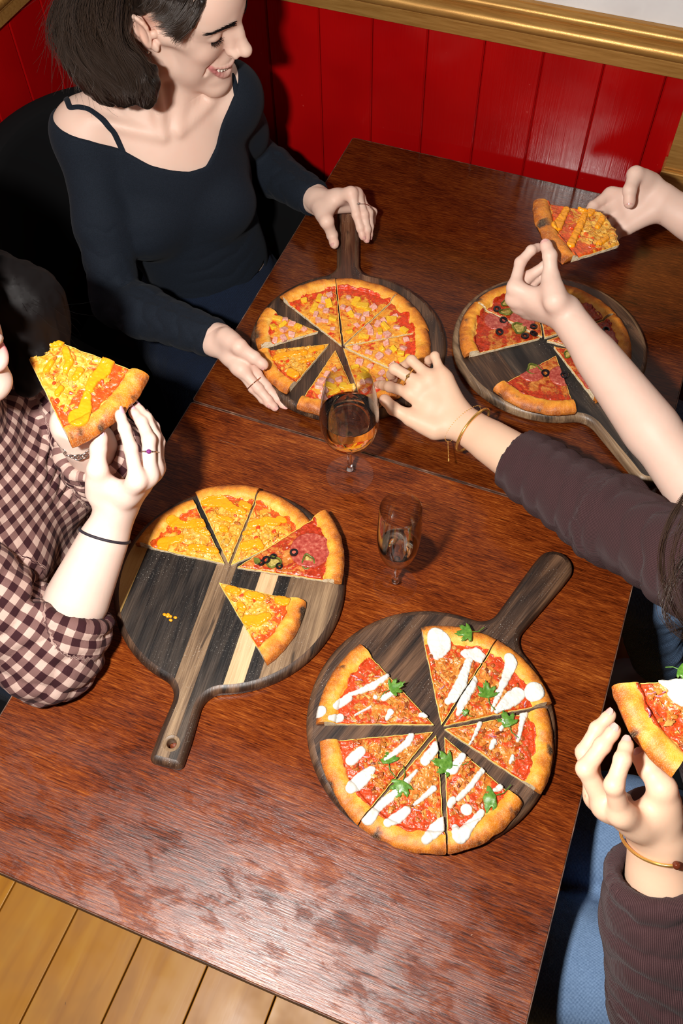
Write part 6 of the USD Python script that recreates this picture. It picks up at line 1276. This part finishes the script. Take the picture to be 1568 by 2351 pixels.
F = Field((-.36, -1.33, .60), (.05, -.85, 1.03), .0045); body_b(F); ms.append(F.mesh(6))
v, f = unite(ms); col = np.tile(SKIN_B, (len(v), 1)); br.tint(v, SKIN_B, col); bl.tint(v, SKIN_B, col); face_tint(v, col, WB, up_b, dn_b, 1.0, (.62, .20, .21), eyes=False); part(pb, 'body', (v, f), 'skin', True, dict(col=col))
teeth_row(pb, WB, B_M, -.0545, .0935, .0070, 6); part(pb, 'mouth_lining', (sphere((0, 0, 0), 1, 2)[0] * [.014, .010, .012] @ B_M.T + WB(0, .083, -.057), sphere((0, 0, 0), 1, 2)[1]), 'tongue', True); lashes(pb, WB, B_M, 1.0, rA, v)
for H in (br, bl):
    for f_ in FING: H.nail(pb, f_, 'pink_nail', .0055, label=None)
br.ring(pb, 'mi', 0, .66, 'silver_metal', 'silver ring with a purple stone', 'purple_stone', .0030, stone_dir=CAM - br.j['mi'][0], V=v)
fa_ = nrm(br.el - br.w); band(pb, 'hair_tie', v, br.w + fa_ * .040, fa_ + .16 * CR - .10 * CF, .06, .0007, .0019, 'black_elastic', 'black elastic hair tie round the wrist')
fb_ = nrm(bl.el - bl.w)
for q in range(22):
    a = 2 * math.pi * q / 22; u = nrm(bl.lat - fb_ * (bl.lat @ fb_)); w_ = np.cross(fb_, u); c = bl.w + fb_ * .012 + u * .0345 * math.cos(a) + w_ * .0235 * math.sin(a); x = nrm(-u * math.sin(a) + w_ * math.cos(a)); y = nrm(np.cross(x, [.3, .9, .1] if q % 2 else [.9, .1, .4])); part(pb, 'chain_link', tube(np.array([c + x * .0056 * math.cos(t) + y * .0034 * math.sin(t) for t in np.linspace(0, 2 * math.pi, 15)]), .0010, 6, False), 'silver_metal', True)
bb_ = [(B_W, [*B_C, 1.0], .12, B_F), (bsr, br.el, .055, Z3), (br.el, br.w, .05, Z3), (bsl, bl.el, .055, Z3), (bl.el, bl.w, .05, Z3)]
def shirt_b(F):
    body_b(F); F.chain([bsr, (bsr + br.el) / 2, br.el + (bsr - br.el) * .08], [.052, .052, .052], .02); F.chain([br.el, br.el + (br.w - br.el) * .30], [.049, .044], .015); F.ell(br.el + np.array([-.005, -.01, -.006]), (.051, .051, .048), None, .02); F.chain([bsl, bl.el, bl.el + (bl.w - bl.el) * .6], [.046, .041, .040], .02); F.ell(B_W + [0.01, 0, -.02], (.145, .118, .12), None, .03)
dress(pb, 'shirt', 'gingham', shirt_b, (-.38, -1.36, .56), (.16, -.84, 1.12), .0036, .007, [(br.el, br.w, np.linalg.norm(br.el - br.w) * .70, (.0475, .0420)), (bl.el, bl.w, np.linalg.norm(bl.el - bl.w) * .42, (.044, .037))], bb_,
      [(bsr, br.el, .006, 6, 1., .2, 1.2), (br.el + (br.el - br.w) * .3, br.w, .006, 7, 5., -.1, .6), (bsl, bl.el, .006, 7, 2., .0, 1.2), (bl.el, bl.w, .006, 9, 3., -.1, .7), (B_W - [0, 0, .1], B_W + [0, 0, .35], .006, 8, 4., -.1, 1.1)], 'brown and cream gingham shirt with rolled sleeves', neck=1.062, hem=(.60, (-.15, -1.085), .26))
hB = np.array([-.175, -1.085, .52]); legs(pb, [hB - B_L * .085, hB + B_L * .085], [hB + B_F * .40 - B_L * .11 + [0, 0, .02], hB + B_F * .40 + B_L * .11 + [0, 0, .02]], [hB + B_F * .42 - B_L * .11 + [0, 0, -.43], hB + B_F * .42 + B_L * .11 + [0, 0, -.43]], 'dark_denim', extra=lambda F: F.F.__setitem__(slice(None), np.maximum(F.F, (F.grid()[2] - .66).astype(np.float32))))
F = Field((-.30, -1.27, .96), (.08, -.84, 1.40), .005); F.ell(WB(0, -.02, .06), (.086, .108, .096), B_M, .01); X, Y, Z = F.grid(); q = [((X - B_O[0]) * B_M[0, i] + (Y - B_O[1]) * B_M[1, i] + (Z - B_O[2]) * B_M[2, i]) for i in range(3)]
F.F = np.maximum(F.F, ((q[1] - .035 - .5 * np.clip(q[2] - .06, 0, .1)) * .8).astype(np.float32))
for x in (-1, 1): F.chain([WB(x * .072, -.03, .04), WB(x * .080, -.045, -.05), WB(x * .080, -.06, -.12)], [.032, .030, .014], .02)
F.chain([WB(0, -.06, .03), WB(0, -.075, -.08), WB(0, -.075, -.20)], [.06, .055, .03], .03); F.chain([WB(-.075, -.03, .02), at(62, 690, 1.13), at(80, 750, 1.09), at(84, 820, 1.06), at(62, 890, 1.035)], [.035, .040, .040, .034, .014], .02); vq, fq = F.mesh(6); part(pb, 'hair', (vq + normals(vq, fq) * ((fbm(vq * [80, 80, 14]) - .5) * .012)[:, None], fq), 'hair_black', True)
sb = []
for k in range(9):
    b0 = at(rA.uniform(45, 95), rA.uniform(660, 700), 1.16); p = [b0]; d = nrm([rA.uniform(.2, .7), rA.uniform(-.3, .3), -.9])
    for _ in range(9): d = nrm(d + rA.normal(0, .22, 3)); p.append(p[-1] + d * .009)
    sb.append(np.array(p))
curves(pb, 'loose_hair', sb, .00022, 'hair_black', kind='stuff')
tub_chair('black tub chair beneath the woman in the checked shirt', (-.235, -1.09), math.radians(180), .80)

# ---- the woman in the brown jumper, right edge: one hand at the pineapple pizza, the other lifting a slice
pc = thing('person', 'person in a brown ribbed jumper at the right edge, reaching to the pineapple pizza', 'person')
C_C, C_L, C_F, C_W = (.985, -1.12), nrm([.25, -1, 0]), nrm([-1, -.25, 0]), np.array([1.03, -1.15, .66])
cr, cl = Hand('C_right', 1.0, .98), Hand('C_left', 1.02, 1.0, (.0205, .0130))
for i, d in ((1, .006), (2, .028), (3, .046)): cl.j['th'][i] += nrm(cl.j['th'][i] - CAM) * d
csr, csl = np.array([.915, -.960, .965]), np.array([.985, -1.255, .965]); cr.el = np.array([.690, -.802, .832]); cl.el = np.array([.885, -1.372, .800])
def body_c(F):
    P, M = torso(F, C_C, C_L, C_F, .965, C_W, .14); F.cone(csr, P(0, 0, .965), .05, .06, .04); F.cone(csl, P(0, 0, .965), .05, .06, .04); F.cone(P(0, 0, .98), C_HO - [0, 0, .05], .056, .05, .03); arm(F, csr, cr.el, cr.w, fore=.5); arm(F, csl, cl.el, cl.w, fore=.5)
C_HO = np.array([1.060, -1.130, 1.200]); C_HM = np.stack([nrm([-.24, .97, 0]), nrm([-.90, -.22, -.36]), np.cross(nrm([-.24, .97, 0]), nrm([-.90, -.22, -.36]))], 1)
F = Field((.88, -1.30, 1.0), (1.24, -.95, 1.36), .004); body_c(F); WC, u_, d_ = head(F, C_HO, C_HM, 1.0, 'open'); ms = [F.mesh(4)]
lo, hi = cr.bounds(.004, .7); F = Field(lo, hi, .0020); cr.forearm(F, .038); cr.add(F); ms.append(F.mesh(7)); lo, hi = cl.bounds(.004, .6); F = Field(lo, hi, .0018); cl.forearm(F, .040); cl.add(F); ms.append(F.mesh(7))
F = Field((.58, -1.44, .60), (1.2, -.72, 1.02), .006); body_c(F); ms.append(F.mesh(4)); v, f = unite(ms); col = np.tile(SKIN_C, (len(v), 1)); cr.tint(v, SKIN_C, col); cl.tint(v, SKIN_C, col); face_tint(v, col, WC, u_, d_, 1.0); part(pc, 'body', (v, f), 'skin', True, dict(col=col))
for f_ in FING: cr.nail(pc, f_, 'nail', .001); cl.nail(pc, f_, 'nail', .0030, d=None if f_ == 'th' else nrm(CAM - cl.j[f_][3]) * .6 + cl.dorsal(f_)[1] * .6)
cr.ring(pc, 'mi', 0, .42, 'gold_metal', 'thin gold ring with clear stones', 'gem', .0028, stone_dir=CAM - cr.j['mi'][0], V=v)
fc = nrm(cr.el - cr.w); bangle(pc, 'bangle', cr.w + fc * .030, fc, .0385, .0270, cr.lat, .0022, 'gold_metal', 'polished gold bangle on the reaching wrist')
u = nrm(cr.lat - fc * (cr.lat @ fc)); w_ = np.cross(fc, u); ch = [cr.w + fc * (.010 - .006 * math.cos(t)) + u * .0362 * math.cos(t) + w_ * .0252 * math.sin(t) for t in np.linspace(0, 2 * math.pi, 60)]; chn = part(pc, 'chain_bracelet', cat(*[sphere(p, .00075, 1) for p in ch]), 'gold_metal', True, label='fine gold chain bracelet with a hanging end')
lowp = max(ch, key=lambda p: pix(p)[0, 1]); part(chn, 'hanging_end', cat(*[sphere(lowp + (at(1030, 1058, .80) - lowp) * t, .0009 + .0005 * (t > .9), 1) for t in np.linspace(0, 1, 16)]), 'gold_metal', True); part(chn, 'charm', sphere(min(ch, key=lambda p: -pix(p)[0, 0] + pix(p)[0, 1]), .0022, 1), 'gem', 60)
fd = nrm(cl.el - cl.w); bangle(pc, 'cuff_bracelet', cl.w + fd * .006, fd, .0395, .0290, cl.lat, .0017, 'gold_metal', 'open gold cuff bracelet with a brown stone', (20, 320))
u = nrm(cl.lat - fd * (cl.lat @ fd)); w_ = np.cross(fd, u)
for a in (20, 320): part(pc, 'bracelet_stone', sphere(cl.w + fd * .006 + u * .0395 * math.cos(math.radians(a)) + w_ * .029 * math.sin(math.radians(a)), .0042, 2), 'brown_stone', 60)
def jumper(F):
    body_c(F); F.chain([csr, (csr + cr.el) / 2, cr.el, cr.el + (cr.w - cr.el) * .45], [.056, .054, .049, .044], .02); F.chain([csl, cl.el, cl.el + (cl.w - cl.el) * .5, cl.w], [.058, .055, .052, .042], .02); F.ell(C_W, (.14, .125, .16), None, .03)
dress(pc, 'jumper', 'brown_knit', jumper, (.48, -1.46, .56), (1.24, -.68, 1.10), .0042, .005, [(cr.el, cr.w, .112, (.0475, .0400)), (cl.el, cl.w, .044, (.0480, .0400))], [(C_W, [*C_C, 1.0], .12, C_F), (csr, cr.el, .055, Z3), (cr.el, cr.w, .048, Z3), (csl, cl.el, .058, Z3), (cl.el, cl.w, .05, Z3)],
      [(csr, cr.el, .006, 8, 1., .3, 1.1), (cr.el, cr.w, .006, 9, 2., -.1, .62), (csl, cl.el, .006, 8, 3., .2, 1.1), (cl.el, cl.w, .0055, 7, 4., -.1, .9), (C_W - [0, 0, .1], C_W + [0, 0, .3], .006, 8, 4., -.1, 1.1)], 'dark brown ribbed knit jumper', neck=1.03, hem=(.58, (1.02, -1.15), .24))
hC = np.array([1.07, -1.19, .515]); legs(pc, [hC + [0, .085, 0], hC - [0, .085, 0]], [(.64, -1.150, .545), (.66, -1.345, .550)], [(.66, -1.07, .09), (.70, -1.36, .09)], 'light_denim', r=(.092, .080, .058))
F = Field((.88, -1.32, .96), (1.28, -.94, 1.38), .006); F.ell(WC(0, -.02, .06), (.088, .11, .098), C_HM, .01); X, Y, Z = F.grid(); q1 = (X - C_HO[0]) * C_HM[0, 1] + (Y - C_HO[1]) * C_HM[1, 1] + (Z - C_HO[2]) * C_HM[2, 1]; F.F = np.maximum(F.F, ((q1 - .045) * .8).astype(np.float32))
for x in (-1, 1): F.chain([WC(x * .08, -.01, .04), WC(x * .09, .0, -.06), WC(x * .085, .0, -.15)], [.032, .030, .012], .02)
F.chain([WC(0, -.07, .03), WC(0, -.085, -.15)], [.06, .03], .03); part(pc, 'hair', F.mesh(5), 'hair_black', True)
sc_ = []
for base, n, spr in (([(1590, 1120, 1.13), (1548, 1170, 1.10), (1522, 1240, 1.07), (1515, 1295, 1.04), (1527, 1350, 1.01), (1548, 1400, .99), (1575, 1440, .97), (1610, 1470, .95)], 34, .0016), ([(1600, 1150, 1.13), (1560, 1215, 1.10), (1543, 1275, 1.07), (1545, 1330, 1.05), (1560, 1380, 1.03), (1590, 1430, 1.01)], 22, .0025), ([(1575, 1280, 1.05), (1540, 1330, 1.03), (1522, 1385, 1.01), (1532, 1425, 1.0), (1560, 1450, .99), (1600, 1470, .98)], 40, .0042)):
    B0 = np.array([at(*b) for b in base])
    for k in range(n):
        o_ = rA.normal(0, spr, 3); tt = np.linspace(0, len(B0) - 1, 18); s = np.column_stack([np.interp(tt, np.arange(len(B0)), B0[:, c]) for c in range(3)])
        for _ in range(3): s[1:-1] = (s[:-2] + 2 * s[1:-1] + s[2:]) / 4
        w0 = rA.normal(0, spr * .7, (4, 3)); s = s + o_ + np.column_stack([np.interp(np.linspace(0, 3, 18), np.arange(4), w0[:, c]) for c in range(3)]); sc_.append(s)
curves(pc, 'hair_strands', sc_, .00045, 'hair_strand', kind='stuff')

# ---- the person behind, upper right: a bare arm holding a slice and an open palm
pd = thing('person', 'person at the upper right with bare forearms, one holding a slice, one palm open', 'person')
D_C, D_L, D_F, D_W = (1.02, -.47), nrm([.1, -1, 0]), nrm([-1, -.1, 0]), np.array([1.04, -.47, .66])
dl, dr = Hand('D_left', 1.0, 1.0, (.0200, .0125)), Hand('D_right', 1.0, 1.05, (.0195, .0120)); dl.el = np.array([.800, -.768, .885]); dr.el = np.array([.855, -.235, .850])
dsl, dsr = np.array([1.03, -.64, .985]), np.array([1.02, -.325, .985])
def body_d(F):
    P, M = torso(F, D_C, D_L, D_F, .985, D_W, .15); F.cone(P(0, 0, 1.0), P(0, .03, 1.14), .056, .05, .03); arm(F, dsl, dl.el, dl.w, (.046, .042, .036, .027), fore=.03); arm(F, dsr, dr.el, dr.w, (.046, .042, .035, .026), fore=.03)
D_HO = np.array([.985, -.475, 1.215]); D_HM = np.stack([nrm([-.1, 1, 0]), nrm([-.97, -.1, -.22]), np.cross(nrm([-.1, 1, 0]), nrm([-.97, -.1, -.22]))], 1)
F = Field((.83, -.62, 1.04), (1.16, -.33, 1.38), .004); body_d(F); WD, u_, d_ = head(F, D_HO, D_HM, 1.0, 'open'); ms = [F.mesh(4)]
for H, re in ((dl, .0375), (dr, .0360)):
    lo, hi = H.bounds(.006, 1.05); F = Field(lo - .02, hi + .02, .0021); H.forearm(F, re); H.add(F); ms.append(F.mesh(7))
F = Field((.70, -.80, .60), (1.22, -.18, 1.06), .006); body_d(F); ms.append(F.mesh(4)); v, f = unite(ms); col = np.tile(SKIN_D, (len(v), 1)); dl.tint(v, SKIN_D, col); dr.tint(v, SKIN_D, col); face_tint(v, col, WD, u_, d_, 1.0); part(pd, 'body', (v, f), 'skin', True, dict(col=col))
for f_ in FING: dl.nail(pd, f_, 'nail', .0015, d=(CAM - dl.j['th'][3]) if f_ == 'th' else None); dr.nail(pd, f_, 'nail', .0, d=(CAM - dr.j['th'][3]) if f_ == 'th' else None)
def top_d(F):
    P, M = torso(F, D_C, D_L, D_F, .985, D_W, .15); F.cone(dsl, dl.el + (dsl - dl.el) * .12, .052, .050, .03); F.cone(dsr, dr.el + (dsr - dr.el) * .12, .052, .050, .03); F.ell(D_W, (.14, .125, .16), None, .03)
dress(pd, 'top', 'black_top', top_d, (.70, -.82, .56), (1.24, -.16, 1.10), .0052, .006, [], [(D_W, [*D_C, 1.0], .12, D_F)], label='black top with sleeves pushed above the elbows', neck=1.05)
hD = np.array([1.08, -.49, .515]); legs(pd, [hD + [0, .085, 0], hD - [0, .085, 0]], [(.68, -.36, .545), (.800, -.690, .520)], [(.70, -.36, .09), (.925, -.665, .15)], 'light_denim', r=(.086, .066, .052), hem=.30, shoe='shoe_white')
F = Field((.74, -.80, .05), (1.05, -.55, .40), .005); F.cone((.80 + .6 * .125, -.690 + .6 * .025, .52 - .6 * .37), (.925, -.665, .14), .040, .030, .01); part(pd, 'ankle', F.mesh(5), 'skin', True, dict(col=np.tile(SKIN_D * .9, (len(F.mesh(0)[0]), 1))))
F = Field((.80, -.66, .98), (1.18, -.30, 1.40), .006); F.ell(WD(0, -.02, .06), (.088, .11, .098), D_HM, .01); X, Y, Z = F.grid(); q1 = (X - D_HO[0]) * D_HM[0, 1] + (Y - D_HO[1]) * D_HM[1, 1] + (Z - D_HO[2]) * D_HM[2, 1]; F.F = np.maximum(F.F, ((q1 - .045) * .8).astype(np.float32)); part(pd, 'hair', F.mesh(5), 'hair_black', True)
# a long dark bench under the two people on the right
bn = thing('bench', 'long black upholstered bench on the right under the two people', 'bench', (1.12, -.80, 0)); part(bn, 'seat', slab(sbox(-.20, -.74, .24, .74).buffer(-.03).buffer(.03), .33, .425, .02), 'black_velvet', 40)
for x in (-.15, .19):
    for y in (-.65, .65): part(bn, 'leg', rbox(x - .02, x + .02, y - .02, y + .02, 0, .33, .002), 'dark_metal')
